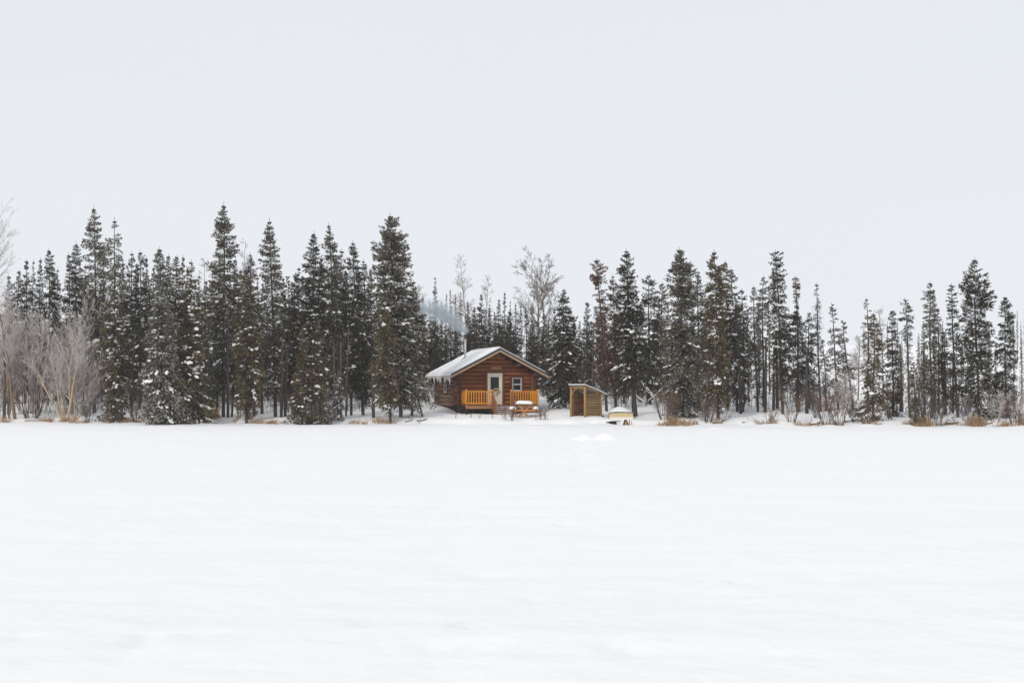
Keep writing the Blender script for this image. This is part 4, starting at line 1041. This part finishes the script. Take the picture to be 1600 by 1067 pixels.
# front core in pieces around door and window
def wall_piece(u0, u1, z0, z1): mb.box(u0, u1, -.05, .05, z0, z1)
wall_piece(0.05, 1.9, .35, 2.8); wall_piece(3.18, 3.68, .35, 2.8); wall_piece(4.56, CW - .05, .35, 2.8); wall_piece(3.68, 4.56, .35, 1.34); wall_piece(3.68, 4.56, 2.44, 2.8); 
mb.prism([(.15, 2.803), (CW - .15, 2.803), (CW / 2 + .2, under(CW / 2) - .14), (CW / 2 - .2, under(CW / 2) - .14)], 'y', -.05, .05)
mb.prism([(.15, .35), (CW - .15, .35), (CW - .15, 2.75), (CW / 2, under(CW / 2) - .06), (.15, 2.75)], 'y', CL - .05, CL + .05)
mb.box(CW - .05, CW + .05, .055, CL - .055, .3, 2.6)
for (v0, v1, z0, z1) in ((.055, 3.47, .3, 2.6), (4.53, CL - .055, .3, 2.6), (3.47, 4.53, .3, 1.22), (3.47, 4.53, 2.40, 2.6)): mb.box(-.05, .05, v0, v1, z0, z1)
mb.build('wall_core', M['chink'], cabin)
MB().box(.06, CW - .06, .06, CL - .06, .30, .44).build('floor', M['floorboard'], cabin)
# dark skirting under the wall and the deck
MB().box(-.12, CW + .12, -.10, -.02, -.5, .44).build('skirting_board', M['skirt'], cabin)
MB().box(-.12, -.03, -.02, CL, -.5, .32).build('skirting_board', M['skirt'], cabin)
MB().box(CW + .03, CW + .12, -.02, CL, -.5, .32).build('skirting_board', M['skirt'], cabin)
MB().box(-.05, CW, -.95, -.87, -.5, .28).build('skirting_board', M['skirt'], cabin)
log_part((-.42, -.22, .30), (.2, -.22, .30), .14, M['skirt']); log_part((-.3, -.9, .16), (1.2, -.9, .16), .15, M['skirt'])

# roof
RV0, RV1 = -1.2, CL + 1.25
def roof_side(sgn, name, m, dz0, dz1, v0, v1, eps=0.0):
    """sloping slab between dz0 and dz1 above the underside line"""
    ue = -.8 if sgn < 0 else CW + .8
    um = CW / 2
    pts = [(ue, under(ue) + dz0), (um + eps * sgn, under(um) + dz0), (um + eps * sgn, under(um) + dz1), (ue, under(ue) + dz1)]
    return MB().prism(pts, 'y', v0, v1).build(name, m, cabin)
roof = roof_side(-1, 'roof_slope', M['soffit'], 0.04, .10, RV0 + .03, RV1, .002)
roof_side(1, 'roof_slope', M['soffit'], 0.04, .10, RV0 + .03, RV1, .002)
for sgn in (-1, 1):
    fx = roof_side(sgn, 'rake_board', M['tan'], -.03, .085, RV0 - .01, RV0 + .03)
    roof_side(sgn, 'metal_trim', M['fascia'], .088, .255, RV0 - .035, RV0 + .03)
    roof_side(sgn, 'metal_trim', M['fascia'], .088, .20, RV1 - .03, RV1 + .03)
for ue, s in ((-.8, -1), (CW + .8, 1)):
    MB().box(min(ue, ue + s * .04), max(ue, ue + s * .04), RV0, RV1, under(ue) - .02, under(ue) + .12).build('eave_board', M['tan'], cabin)
# snow on the roof: soft-edged sheets
def roof_snow(sgn, th):
    ue = (-.8 - .05) if sgn < 0 else CW + .8 + .06; um = CW / 2
    nu, nv = 26, 44; V = []; F = []
    for i in range(nu):
        for j in range(nv):
            s, t = i / (nu - 1), j / (nv - 1)
            u = ue + (um - ue) * s; v = RV0 - .01 + (RV1 - RV0 + .02) * t
            edge = min(1, (s * 9) ** .5 if s > 0 else 0) * min(1, (t * 26) ** .5 if t > 0 else 0) * min(1, ((1 - t) * 20) ** .5)
            zz = under(u) + .10 + (.162 + th * edge) + .02 * float(fbm(u * 1.6 + 9, v * 1.2, 5)) * 2
            if i == 0: zz = under(u) + .06
            V.append((u, v, zz))
    for i in range(nu - 1):
        for j in range(nv - 1):
            a = i * nv + j; F.append((a, a + nv, a + nv + 1, a + 1) if sgn < 0 else (a, a + 1, a + nv + 1, a + nv))
    n = len(V); # underside
    for i in range(nu):
        for j in range(nv):
            u, v, z = V[i * nv + j]; V.append((u, v, under(u) + (.258 if (i and (j == 0)) else .102 if i else .055)))
    ring = [i * nv for i in range(nu)] + [(nu - 1) * nv + j for j in range(1, nv)] + [i * nv + nv - 1 for i in range(nu - 2, -1, -1)] + [j for j in range(nv - 2, 0, -1)]
    for k in range(len(ring)):
        a, b = ring[k], ring[(k + 1) % len(ring)]; F.append((a, b, b + n, a + n))
    o = link('roof_snow', mesh_np('roof_snow', V, F, M['snowcap'], smooth=True), cabin)
    return o
roof_snow(-1, .06); roof_snow(1, .09)
# purlin logs carrying the front overhang
for (u, dz, r) in ((CW / 2, -.19, .13), (CW * .235, -.18, .11), (CW * .765, -.18, .11), (-.02, -.17, .12), (CW + .02, -.17, .12)):
    log_part((u, RV0 + .22, under(u) + dz), (u, .3, under(u) + dz), r, M['logside'], name='purlin')
# icicles under the left eave
ri = random.Random(9)
for k in range(26):
    v = ri.uniform(RV0 + .15, RV1 - 1.3); h = ri.choice([.15, .2, .25, .3, .35, .5, .6]) * ri.uniform(.8, 1.15); r = .026 + h * .05
    MB().tube([(0, 0, 0), (0, 0, -h * .4), (0, 0, -h * .8), (0, 0, -h)], [r, r * .7, r * .32, .004], 6).build('icicle', M['ice'], cabin, smooth=True, loc=(-.85, v, under(-.8) + .03))
# stovepipe
SU, SV = 1.42, 4.5; sz = under(SU) + .1
sp = MB().tube([(SU, SV, sz - .1), (SU, SV, sz + 1.62)], [.075, .075], 14).build('stovepipe', M['steel'], cabin, smooth=True)
MB().tube([(SU, SV, sz + 1.62), (SU, SV, sz + 1.72)], [.094, .094], 14).build('pipe_collar', M['black'], sp, smooth=True)
MB().tube([(SU, SV, sz + 1.78), (SU, SV, sz + 1.84), (SU, SV, sz + 1.90)], [.19, .17, .03], 14).build('rain_cap', M['black'], sp, smooth=True)
mb = MB()
for a in (0, 2.1, 4.2): mb.beam((SU + .09 * math.cos(a), SV + .09 * math.sin(a), sz + 1.66), (SU + .12 * math.cos(a), SV + .12 * math.sin(a), sz + 1.8), .015, .015)
mb.build('cap_bracket', M['black'], sp)
MB().tube([(SU, SV, sz - .12), (SU, SV, sz + .13), (SU, SV, sz + .2)], [.24, .15, .10], 12).build('flashing', M['steel'], sp, smooth=True)
MB().beam((SU - .05, SV - .05, sz + .28), (SU - .42, SV - .35, sz - .02), .03, .03).build('brace', M['fascia'], sp)

# door
dr = MB().box(2.10, 2.98, -.06, .0, .47, 2.58).build('door', M['cream'], cabin)
# frame, proud of the leaf
mb = MB(); mb.box(2.02, 2.098, -.17, .0, .45, 2.66); mb.box(2.982, 3.06, -.17, .0, .45, 2.66); mb.box(2.098, 2.982, -.17, .0, 2.582, 2.66)
mb.build('door_frame', M['cream'], cabin, bevel=.006)
MB().box(2.24, 2.84, -.075, -.063, 1.42, 2.40).build('pane', M['glass'], dr)
mb = MB(); mb.box(2.19, 2.237, -.085, -.063, 1.37, 2.45); mb.box(2.843, 2.89, -.085, -.063, 1.37, 2.45); mb.box(2.237, 2.843, -.085, -.063, 1.37, 1.417); mb.box(2.237, 2.843, -.085, -.063, 2.403, 2.45)
mb.build('glazing_bead', M['cream'], dr)
mb = MB(); mb.tube([(2.88, -.06, 1.36), (2.88, -.14, 1.36)], .02, 8); mb.tube([(2.88, -.13, 1.36), (2.76, -.13, 1.36)], .014, 6)
mb.build('handle', M['black'], dr)
MB().box(2.80, 2.92, -.064, -.0, .47, .5).build('threshold', M['trim'], dr)
# brown boards round the door
mb = MB(); mb.box(1.87, 2.017, -.175, .12, .45, 2.80); mb.box(3.063, 3.22, -.175, .12, .45, 2.80); mb.box(2.017, 3.063, -.175, .12, 2.663, 2.80)
mb.build('door_trim', M['trim'], cabin, bevel=.006)
# bunch of dried straw hanging on the lower part of the door glass
rg = random.Random(2); wr = empty('straw_wreath', (0, 0, 0)); wr.parent = None
c0 = cabin.matrix_basis
wl = c0 @ Vector((2.62, -.12, 1.42)); wr.location = wl; wr.rotation_euler = (0, 0, CTH)
mb = MB()
for k in range(90):
    a = rg.uniform(0, 2 * PI); a2 = a + rg.uniform(.3, .9); R1 = rg.uniform(.10, .20); R2 = rg.uniform(.12, .25)
    mb.tube([(R1 * math.cos(a) * 1.15, rg.uniform(-.04, .0), R1 * math.sin(a)), (R2 * math.cos(a2) * 1.15, rg.uniform(-.06, .0), R2 * math.sin(a2))], [.016, .008], 3)
mb.build('dried_stalks', M['straw'], wr)
mb = MB()
for k in range(7):
    a = rg.uniform(0, 6.28); mb.tube([(.02 * math.cos(a) - .1, -.04, -.17 + .02 * math.sin(a)), (.09 * math.cos(a) - .1, -.08, -.17 + .07 * math.sin(a))], [.02, .035], 5)
mb.build('bow', M['cream'], wr)
tag(wr, 'wreath of pale dried straw hung over the lower door glass', 'wreath')

# front window and side window
def window(parent, u0, u1, z0, z1, wall='front', off=0.0):
    def B(a0, a1, b0, b1, c0_, c1_):     # a along the wall, b outwards depth (negative = out), c up
        return (a0, a1, b0, b1, c0_, c1_) if wall == 'front' else (b0, b1, a0, a1, c0_, c1_)
    f = MB(); t = .055
    f.box(*B(u0, u0 + t, -.13, -.02, z0, z1)); f.box(*B(u1 - t, u1, -.13, -.02, z0, z1))
    f.box(*B(u0 + t, u1 - t, -.13, -.02, z0, z0 + t)); f.box(*B(u0 + t, u1 - t, -.13, -.02, z1 - t, z1))
    zm = (z0 + z1) / 2; f.box(*B(u0 + t, u1 - t, -.115, -.02, zm - .03, zm + .03))
    if wall == 'side':
        f = MB(); f.box(*B(u0, u0 + t, -.185, -.02, z0, z1)); f.box(*B(u1 - t, u1, -.185, -.02, z0, z1))
        f.box(*B(u0 + t, u1 - t, -.185, -.02, z0, z0 + t)); f.box(*B(u0 + t, u1 - t, -.185, -.02, z1 - t, z1)); f.box(*B(u0 + t, u1 - t, -.182, -.02, zm - .03, zm + .03))
    w = f.build('window', M['white'], parent)
    gd = -.115 if wall == 'side' else 0
    MB().box(*B(u0 + t, u1 - t, -.06 + gd, -.05 + gd, z0 + t, zm - .03)).build('pane', M['glass'], w)
    MB().box(*B(u0 + t, u1 - t, -.08 + gd * .85, -.07 + gd * .85, zm + .03, z1 - t)).build('pane', M['glass'], w)
    MB().box(*B(u0 + t, u1 - t, .05, .06, z0 + t, zm - .03)).build('dark_backing', M['black'], w)  # black panel standing in for the unlit room behind the pane
    MB().box(*B(u0 + t, u1 - t, .05, .06, zm - .028, z1 - t)).build('dark_backing', M['black'], w)  # same painted darkness behind the upper pane
    g = MB()
    g.box(*B(u0 - .13, u0 - .003, -.165, .1, z0 - .02, z1 + .003)); g.box(*B(u1 + .003, u1 + .13, -.165, .1, z0 - .02, z1 + .003))
    g.box(*B(u0 - .20, u1 + .20, -.185, .1, z1 + .006, z1 + .12)); g.box(*B(u0 - .13, u1 + .13, -.185, .1, z0 - .12, z0 - .023))
    g.build('window_trim', M['trim'], w)
    return w
window(cabin, 3.80, 4.46, 1.44, 2.34)
window(cabin, 3.60, 4.42, 1.32, 2.30, wall='side')

# plank sign over the door, brown on brown; its carving is worn away
sg_ = MB().box(2.27, 2.98, -.205, -.165, 2.93, 3.12).build('gable_plank', M['deckedge'], cabin, bevel=.01)

# deck
DV = -1.8; DZ = 0.45; U0, U1 = .1, 5.25; S0, S1 = 1.98, 3.26
deck = MB().box(U0, U1, DV + .04, DV + .09, DZ - .21, DZ - .045).build('deck_beam', M['deckedge'], cabin)
MB().box(U0, S0, DV - .005, DV + .036, DZ - .235, DZ - .02).build('deck_fascia', M['deckedge'], cabin)
MB().box(S1, U1, DV - .005, DV + .036, DZ - .235, DZ - .02).build('deck_fascia', M['deckedge'], cabin)
nb = 12
for k in range(nb):
    v0 = DV - .02 + (abs(DV) - .2) / nb * k
    MB().box(U0 - .02, U1 + .02, v0, v0 + (abs(DV) - .2) / nb - .012, DZ - .04, DZ).build('deck_board', M['deckedge'], cabin)
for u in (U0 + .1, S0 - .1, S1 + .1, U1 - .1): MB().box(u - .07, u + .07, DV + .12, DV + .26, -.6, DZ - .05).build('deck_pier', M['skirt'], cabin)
MB().box(U0, U0 + .04, DV + .1, -.2, DZ - .235, DZ - .045).build('deck_fascia', M['skirt'], cabin)
# railings: posts, rails and balusters each a part
def post(u, v, h=1.08, w=.13, m=None, z=DZ): MB().tube([(u, v, z - .02), (u, v, z + h - .02), (u, v, z + h)], [w / 2, w / 2, w / 2 * .7], 10).build('railing_post', m or M['orange'], cabin, smooth=True)
def rail_run(p, q, n):
    (ua, va), (ub, vb) = p, q
    for z in (DZ + .94, DZ + .12):
        MB().beam((ua, va, z), (ub, vb, z), .06, .075).build('rail', M['orange'], cabin)
    for k in range(n):
        t = (k + .5) / n; u = ua + (ub - ua) * t; v = va + (vb - va) * t
        MB().box(u - .031, u + .031, v - .02, v + .02, DZ + .158, DZ + .902).build('baluster', M['orange'], cabin)
vf = DV + .07
post(U0 + .06, -.28, 1.02); post(U0 + .06, vf); post(S0 - .05, vf); post(S1 + .05, vf); post(U1 - .07, vf, 1.1); post(U1 - .07, -.28, 1.02)
rail_run((U0 + .14, vf), (S0 - .13, vf), 9); rail_run((S1 + .13, vf), (U1 - .15, vf), 10)
rail_run((U0 + .06, -.36), (U0 + .06, vf + .08), 8); rail_run((U1 - .07, -.36), (U1 - .07, vf + .08), 8)
# stairs with red-brown sloping rails
nst = 4; vend = DV - 1.15; zend = DZ - .62
for k in range(nst):
    z = DZ - .13 * (k + 1) ; v = DV - .02 - .28 * k
    MB().box(S0 + .03, S1 - .03, v - .27, v, z - .04, z).build('stair_tread', M['stair'], cabin)
    MB().box(S0 + .06, S1 - .10, v - .25, v - .03, z + .002, z + .045).build('tread_snow', M['snowcap'], cabin, bevel=.02)
for u in (S0 - .03, S1 + .03):
    MB().beam((u, DV - .01, DZ - .12), (u, vend, zend - .05), .05, .22).build('stringer', M['stair'], cabin)
    MB().beam((u, DV + .0, DZ + .93), (u, vend, zend + .78), .09, .05).build('stair_rail', M['stair'], cabin)
    MB().beam((u, DV + .0, DZ + .15), (u, vend, zend + .05), .05, .07).build('stair_rail', M['stair'], cabin)
    MB().box(u - .05, u + .05, vend - .05, vend + .05, zend - .3, zend + .84).build('railing_post', M['stair'], cabin)
    for k in range(8):
        t = (k + .5) / 8; v = DV + (vend - DV) * t; zb = DZ + .15 + (zend + .05 - DZ - .15) * t; zt = DZ + .93 + (zend + .78 - DZ - .93) * t
        MB().box(u - .02, u + .02, v - .03, v + .03, zb, zt).build('baluster', M['stair'], cabin)

# ------------------------------------------------------------------ smoke
smoke = empty('chimney_smoke', tuple(cabin.matrix_basis @ Vector((SU, SV, sz + 1.9))))
tag(smoke, 'bluish wood smoke drifting left from the cabin stovepipe', 'smoke')
sl0 = smoke.location.copy()
def puff_mat(name, dens):
    m = bpy.data.materials.new(name); m.use_nodes = True; t = m.node_tree; t.nodes.clear()
    out = t.nodes.new('ShaderNodeOutputMaterial'); v = t.nodes.new('ShaderNodeVolumePrincipled')
    v.inputs['Color'].default_value = (0.84, 0.94, 1.0, 1); v.inputs['Anisotropy'].default_value = 0.1
    tc = t.nodes.new('ShaderNodeTexCoord'); gr = t.nodes.new('ShaderNodeTexGradient'); gr.gradient_type = 'SPHERICAL'
    no = t.nodes.new('ShaderNodeTexNoise'); no.inputs['Scale'].default_value = 2.6; no.inputs['Detail'].default_value = 4; no.inputs['Distortion'].default_value = 1.0
    t.links.new(tc.outputs['Object'], gr.inputs[0]); 
    oi = t.nodes.new('ShaderNodeObjectInfo'); ad = t.nodes.new('ShaderNodeVectorMath'); ad.operation = 'ADD'
    sc = t.nodes.new('ShaderNodeMath'); sc.operation = 'MULTIPLY'; sc.inputs[1].default_value = 40
    t.links.new(oi.outputs['Random'], sc.inputs[0]); t.links.new(tc.outputs['Object'], ad.inputs[0]); t.links.new(sc.outputs[0], ad.inputs[1]); t.links.new(ad.outputs[0], no.inputs['Vector'])
    mr = t.nodes.new('ShaderNodeMapRange'); mr.inputs['From Min'].default_value = .46; mr.inputs['From Max'].default_value = .68; mr.inputs['To Min'].default_value = 0.0; mr.inputs['To Max'].default_value = dens * 1.5
    t.links.new(no.outputs['Fac'], mr.inputs['Value'])
    mu = t.nodes.new('ShaderNodeMath'); mu.operation = 'MULTIPLY'; t.links.new(mr.outputs[0], mu.inputs[0]); t.links.new(gr.outputs['Fac'], mu.inputs[1])
    t.links.new(mu.outputs[0], v.inputs['Density']); t.links.new(v.outputs[0], out.inputs['Volume'])
    return m
pm = {}
iv, jf = ico()
def ball_mesh():
    me = bpy.data.meshes.new('puff'); V = []; F = []
    nr, na = 10, 14
    for i in range(nr + 1):
        for j in range(na):
            a, b = PI * i / nr, 2 * PI * j / na; V.append((math.sin(a) * math.cos(b), math.sin(a) * math.sin(b), math.cos(a)))
    for i in range(nr):
        for j in range(na): F.append((i * na + j, (i + 1) * na + j, (i + 1) * na + (j + 1) % na, i * na + (j + 1) % na))
    me.from_pydata(V, [], F); me.update(); return me
for k, (px, py, r, rv, dn) in enumerate([(728, 517, 5, 5, 9.0), (722, 512, 9, 7, 9.0), (712, 505, 13, 10, 6.0), (700, 497, 16, 12, 4.0), (704, 487, 13, 12, 2.0), (688, 490, 18, 14, 3.4), (676, 486, 22, 14, 3.4), (686, 477, 14, 11, 3.0), (662, 480, 24, 14, 1.8), (648, 474, 22, 16, .5), (668, 472, 16, 10, .5)]):
    Y = 104.3 + k * .12; c = Vector((wx(px, Y), Y, wz(py, Y))) - sl0
    me = ball_mesh(); me.materials.append(puff_mat('smoke_puff', dn))
    o = link('smoke_puff', me, smoke, tuple(c)); s = Y / FOC; o.scale = (r * s * 1.35, r * s * 1.1, rv * s * 1.35); o.rotation_euler = (0, .35, 0)

# ------------------------------------------------------------------ picnic table, seen end-on
ty = 94.2; tx = wx(820, ty); tz = wz(647.5, ty)
tab = empty('picnic_table', (tx, ty, tz), math.radians(3))
tag(tab, 'wooden picnic table with crossed legs under thick snow before the stairs', 'picnic table')
for k in range(5):
    MB().box(-.42 + k * .17, -.42 + k * .17 + .155, -.05, 1.75, .66, .70).build('tabletop_board', M['tablewood'], tab)
for yv in (0.12, 1.55):
    MB().beam((-.40, yv, .645), (.28, yv, -.15), .05, .10).build('leg', M['tablewood'], tab)
    MB().beam((.40, yv + .055, .645), (-.28, yv + .055, -.15), .05, .10).build('leg', M['tablewood'], tab)
    MB().box(-.86, .86, yv - .08, yv - .035, .21, .31).build('cross_beam', M['benchwood'], tab)
for s in (-1, 1):
    for k in range(2): MB().box(s * .72 - .13 + k * .135, s * .72 - .005 + k * .135 , -.02, 1.75, .315, .355).build('seat_board', M['benchwood'], tab)
def snow_slab(x0, x1, y0, y1, z, h, parent, name='snow_cap'):
    nx, ny = 12, 14; V = []; F = []
    for i in range(nx):
        for j in range(ny):
            s, t = i / (nx - 1), j / (ny - 1)
            e = max(0, (1 - abs(2 * s - 1) ** 5)) ** .4 * max(0, (1 - abs(2 * t - 1) ** 6)) ** .4
            V.append((x0 + (x1 - x0) * s, y0 + (y1 - y0) * t, z + .003 + h * e * (1 + .12 * math.sin(3 * s + 5 * t))))
    for i in range(nx - 1):
        for j in range(ny - 1): a = i * ny + j; F.append((a, a + ny, a + ny + 1, a + 1))
    n = len(V); V += [(x0, y0, z + .001), (x1, y0, z + .001), (x1, y1, z + .001), (x0, y1, z + .001)]
    F.append((n, n + 3, n + 2, n + 1))
    for q in F: pass
    F4 = F
    return link(name, mesh_np(name, V, F4, M['snowcap'], smooth=True), parent)
snow_slab(-.56, .56, -.10, 1.8, .70, .20, tab)
snow_slab(-.98, -.56, -.12, 1.8, .355, .17, tab); snow_slab(.56, .98, -.08, 1.8, .355, .16, tab)

# ------------------------------------------------------------------ open log shelter
sy = 92.3; sx = wx(914, sy); szz = wz(649.5, sy) - .05
sh = empty('shelter', (sx, sy, szz), 0)
tag(sh, 'small open wooden shelter with slatted wall and slanting snow-dusted roof', 'shelter')
A = math.radians(35)
dR = Vector((math.cos(A), math.sin(A), 0)); dL = Vector((-math.cos(math.radians(50)), math.sin(math.radians(50)), 0))
LRt, LLt = 1.33, 1.32
c_ = Vector((0, 0, 0)); rr = dR * LRt; ll = dL * LLt; bb = rr + ll
H1, H0 = 1.96, 1.50
def hgt(t): return H1 + (H0 - H1) * t       # roof underside along the right-hand side
def pole(p, h, r, name='post', m='shedpost'):
    MB().tube([(p.x, p.y, -.25), (p.x, p.y, h * .5), (p.x, p.y, h)], [r * 1.05, r, r * .95], 10).build(name, M[m], sh, smooth=True)
pole(c_, H1 - .06, .085); pole(ll, H1 - .06, .09); pole(rr, H0 - .02, .065); pole(bb, H0 - .02, .07); pole(ll + dR * .16 + Vector((0, .02, 0)), H1 - .15, .06)
nsl = 9
for k in range(nsl):
    z = .02 + k * .162
    p = c_ + dR * .08; q = rr - dR * .06; off = dR.cross(Vector((0, 0, 1))) * .02
    zc = z + .075
    MB().beam((p.x + off.x, p.y + off.y, zc), (q.x + off.x, q.y + off.y, zc), .06, .134).build('wall_board', M['shedwood'], sh, bevel=.018)
    # back walls
    p2 = ll + dR * .08; q2 = bb - dR * .06
    MB().beam((p2.x, p2.y, zc), (q2.x, q2.y, zc), .05, .170).build('back_board', M['shedback'], sh)
    p3 = rr + dL * .08; q3 = bb - dL * .06
    MB().beam((p3.x, p3.y, zc - .02), (q3.x, q3.y, zc - .02), .05, .170).build('back_board', M['shedback'], sh)
# log beams under the roof and curved braces
def shpole(p, q, r, name='beam'): MB().tube([tuple(p), tuple(q)], [r, r * .9], 9).build(name, M['shedpost'], sh, smooth=True)
shpole(ll + Vector((0, 0, H1 - .10)) - dL * -.1, c_ + Vector((0, 0, H1 - .06)) - dL * .15, .06)
shpole(c_ + Vector((0, 0, H1 - .03)), rr + Vector((0, 0, H0 + .0)), .05); shpole(ll + Vector((0, 0, H1 - .03)), bb + Vector((0, 0, H0)), .05)
shpole(rr + Vector((0, 0, H0 - .0)), bb + Vector((0, 0, H0 - .0)), .05)
def brace(a, b, c, r=.035): 
    P_ = [tuple(a * (1 - t) ** 2 + b * 2 * t * (1 - t) + c * t * t) for t in np.linspace(0, 1, 6)]
    MB().tube(P_, r, 7).build('brace', M['shedpost'], sh, smooth=True)
z_ = Vector((0, 0, 1))
brace(ll + z_ * 1.30, ll - dL * .1 + z_ * 1.62, ll - dL * .55 + z_ * (H1 - .13))
brace(rr + z_ * (H0 - .10) - dR * .22 , rr - dR * .35 + z_ * (H0 + .10), rr - dR * .75 + z_ * (H1 - .22))
# roof
def roofq(p, q, z0, z1, th, over, m, name, dz=0):
    a = c_ - dL * .16 - dR * .10; b = rr - dL * .16 + dR * over; cc = bb + dL * .18 + dR * over; d = ll + dL * .18 - dR * .10
    sl_ = (H0 - H1) / LRt
    def hz_(s): return H1 + sl_ * s + .03 + dz
    V = []
    for t_ in (0, th):
        V += [(a.x, a.y, hz_(-.10) + t_), (b.x, b.y, hz_(LRt + over) + t_), (cc.x, cc.y, hz_(LRt + over) + t_), (d.x, d.y, hz_(-.10) + t_)]
    return MB().add(V, [(3, 2, 1, 0), (4, 5, 6, 7), (0, 1, 5, 4), (1, 2, 6, 5), (2, 3, 7, 6), (3, 0, 4, 7)]).build(name, m, sh, bevel=.01)
rf = roofq(0, 0, 0, 0, .035, .38, M['boatrim'], 'roof')
roofq(0, 0, 0, 0, .045, .40, M['snowcap'], 'roof_snow', dz=.038)
# firewood and snow inside
for k in range(5):
    MB().tube([(-.30 + k * .11, .85 + .04 * k, .08 + .1 * (k % 2)), (-.12 + k * .11, 1.25, .08 + .1 * (k % 2))], [.07, .065], 8).build('firewood_piece', M['deadwood'], sh, smooth=True)

# ------------------------------------------------------------------ overturned yellow boat
by = 91.4; bx_ = wx(970.5, by); bz = gz(bx_, by) - .02
boat = empty('boat', (bx_, by, bz), 0)
tag(boat, 'yellow upturned boat seen from its stern, half buried and heaped with snow', 'boat')
def hull_sec(w, h, arch):
    pts = [(-w * 1.0, 0), (-w * 1.02, h * .35), (-w * .985, h * .8), (-w * .92, h * .93)]
    for t in np.linspace(-.85, .85, 9): pts.append((w * t, h * (.955 + arch * (1 - t * t))))
    pts += [(w * .92, h * .93), (w * .985, h * .8), (w * 1.02, h * .35), (w * 1.0, 0)]
    return pts
secs = [(0, .76, .40, .10), (.9, .78, .42, .12), (1.8, .70, .42, .14), (2.6, .48, .38, .2), (3.2, .12, .28, .2)]
V = []; F = []; n = None
for (yy, w, h, ar) in secs:
    s = hull_sec(w, h, ar); n = len(s); V += [(p[0], yy, p[1]) for p in s]
for i in range(len(secs) - 1):
    for j in range(n - 1): F.append((i * n + j, i * n + j + 1, (i + 1) * n + j + 1, (i + 1) * n + j))
F.append(tuple(range(n)))
MB().add(V, F).build('hull', M['yellow'], boat)
# pale lower band across the transom
MB().prism([(-.765, 0), (-.77, .15), (.77, .15), (.765, 0)], 'y', -.012, -.002).build('transom_band', M['hullpale'], boat)
s = hull_sec(.775, .405, .10)[2:-2]
mb = MB(); mb.tube([(p[0], -.01, p[1] + .012) for p in s], .020, 6); mb.build('keel_rim', M['boatrim'], boat, smooth=True)
for t in (-.76, -.33, .02, .40, .76): MB().box(t - .03, t + .03, -.035, -.008, .36 + .035 * (1 - t * t), .43 + .035 * (1 - t * t)).build('rim_clip', M['boatrim'], boat)
MB().box(-.83, -.78, -.02, .05, .0, .40).build('side_handle', M['boatrim'], boat)
# snow heap on the hull
V = []; F = []; nx, ny = 20, 16
for i in range(nx):
    for j in range(ny):
        s_, t = i / (nx - 1) * 2 - 1, j / (ny - 1)
        x_ = s_ * .80; y_ = -.03 + t * 3.3
        hh = .415 + .035 * (1 - s_ * s_) + .40 * max(0, 1 - abs(s_) ** 1.7) * (math.sin(min(1, t * 2.2) * PI / 2)) ** .8 * (1 - .6 * t) + .05 * (1 - s_ ** 6)
        V.append((x_ * (1 - .1 * t), y_, hh if abs(s_) < .999 else .40))
for i in range(nx - 1):
    for j in range(ny - 1): a = i * ny + j; F.append((a, a + ny, a + ny + 1, a + 1))
link('snow_heap', mesh_np('snow_heap', V, F, M['snowcap'], smooth=True), boat)

# charred log lumps, split log and two stakes in front of the boat
def at_s(px, py, Y): return Vector((wx(px, Y), Y, wz(py, Y)))
Yc = 90.35; c0_ = at_s(957, 661.5, Yc); c0_.z = gz(c0_.x, Yc) + .04
cl = empty('charred_log', tuple(c0_)); tag(cl, 'pair of black charred logs in the snow at the left front of the boat', 'log')
MB().tube([(-.22, 0, 0), (-.02, .05, .02)], [.10, .09], 9).build('burnt_end', M['char'], cl, smooth=True)
MB().tube([(.02, 0, 0), (.22, .06, .03)], [.12, .11], 9).build('burnt_end', M['char'], cl, smooth=True)
MB().tube([(-.42, .1, .06), (.0, .1, .10), (.55, .12, .14)], [.025, .05, .02], 7).build('stick', M['char'], cl, smooth=True)
c1_ = at_s(977.5, 665, 89.95); c1_.z = gz(c1_.x, c1_.y) + .02
sp_ = empty('split_log', tuple(c1_)); tag(sp_, 'upright split log with a bright orange face in front of the boat', 'log')
MB().prism([(-.19, -.08), (.19, -.08), (.14, .16), (.07, .32), (-.07, .33), (-.13, .15)], 'y', 0, .22).build('bark_side', M['bark'], sp_, bevel=.01)
MB().prism([(-.04, -.08), (.07, -.08), (.05, .10), (.02, .23), (-.02, .22), (-.05, .1)], 'y', -.025, -.002).build('split_face', M['splitface'], sp_)
for k, (px, h, lb) in enumerate([(983, .34, 'taller grey stake just right of the orange split log'), (986.3, .27, 'shorter pale stake at the outer right of the split log')]):
    c = at_s(px, 665, 89.95); c.z = gz(c.x, c.y)
    o = MB().tube([(0, 0, -.1), (0, 0, h * .5), (.01, 0, h)], [.035, .03, .026], 7).build('stake', M['deadwood'] if k == 0 else M['straw'], loc=tuple(c), smooth=True)
    tag(o, lb, 'stake')
c = at_s(942, 651, 92)
tag(MB().tube([(-.06, 0, .02), (0, 0, .05), (.07, .02, .01)], [.04, .07, .03], 7).build('stone', M['char'], loc=tuple(c), smooth=True), 'small dark lump in the snow at the right foot of the shelter', 'stone')
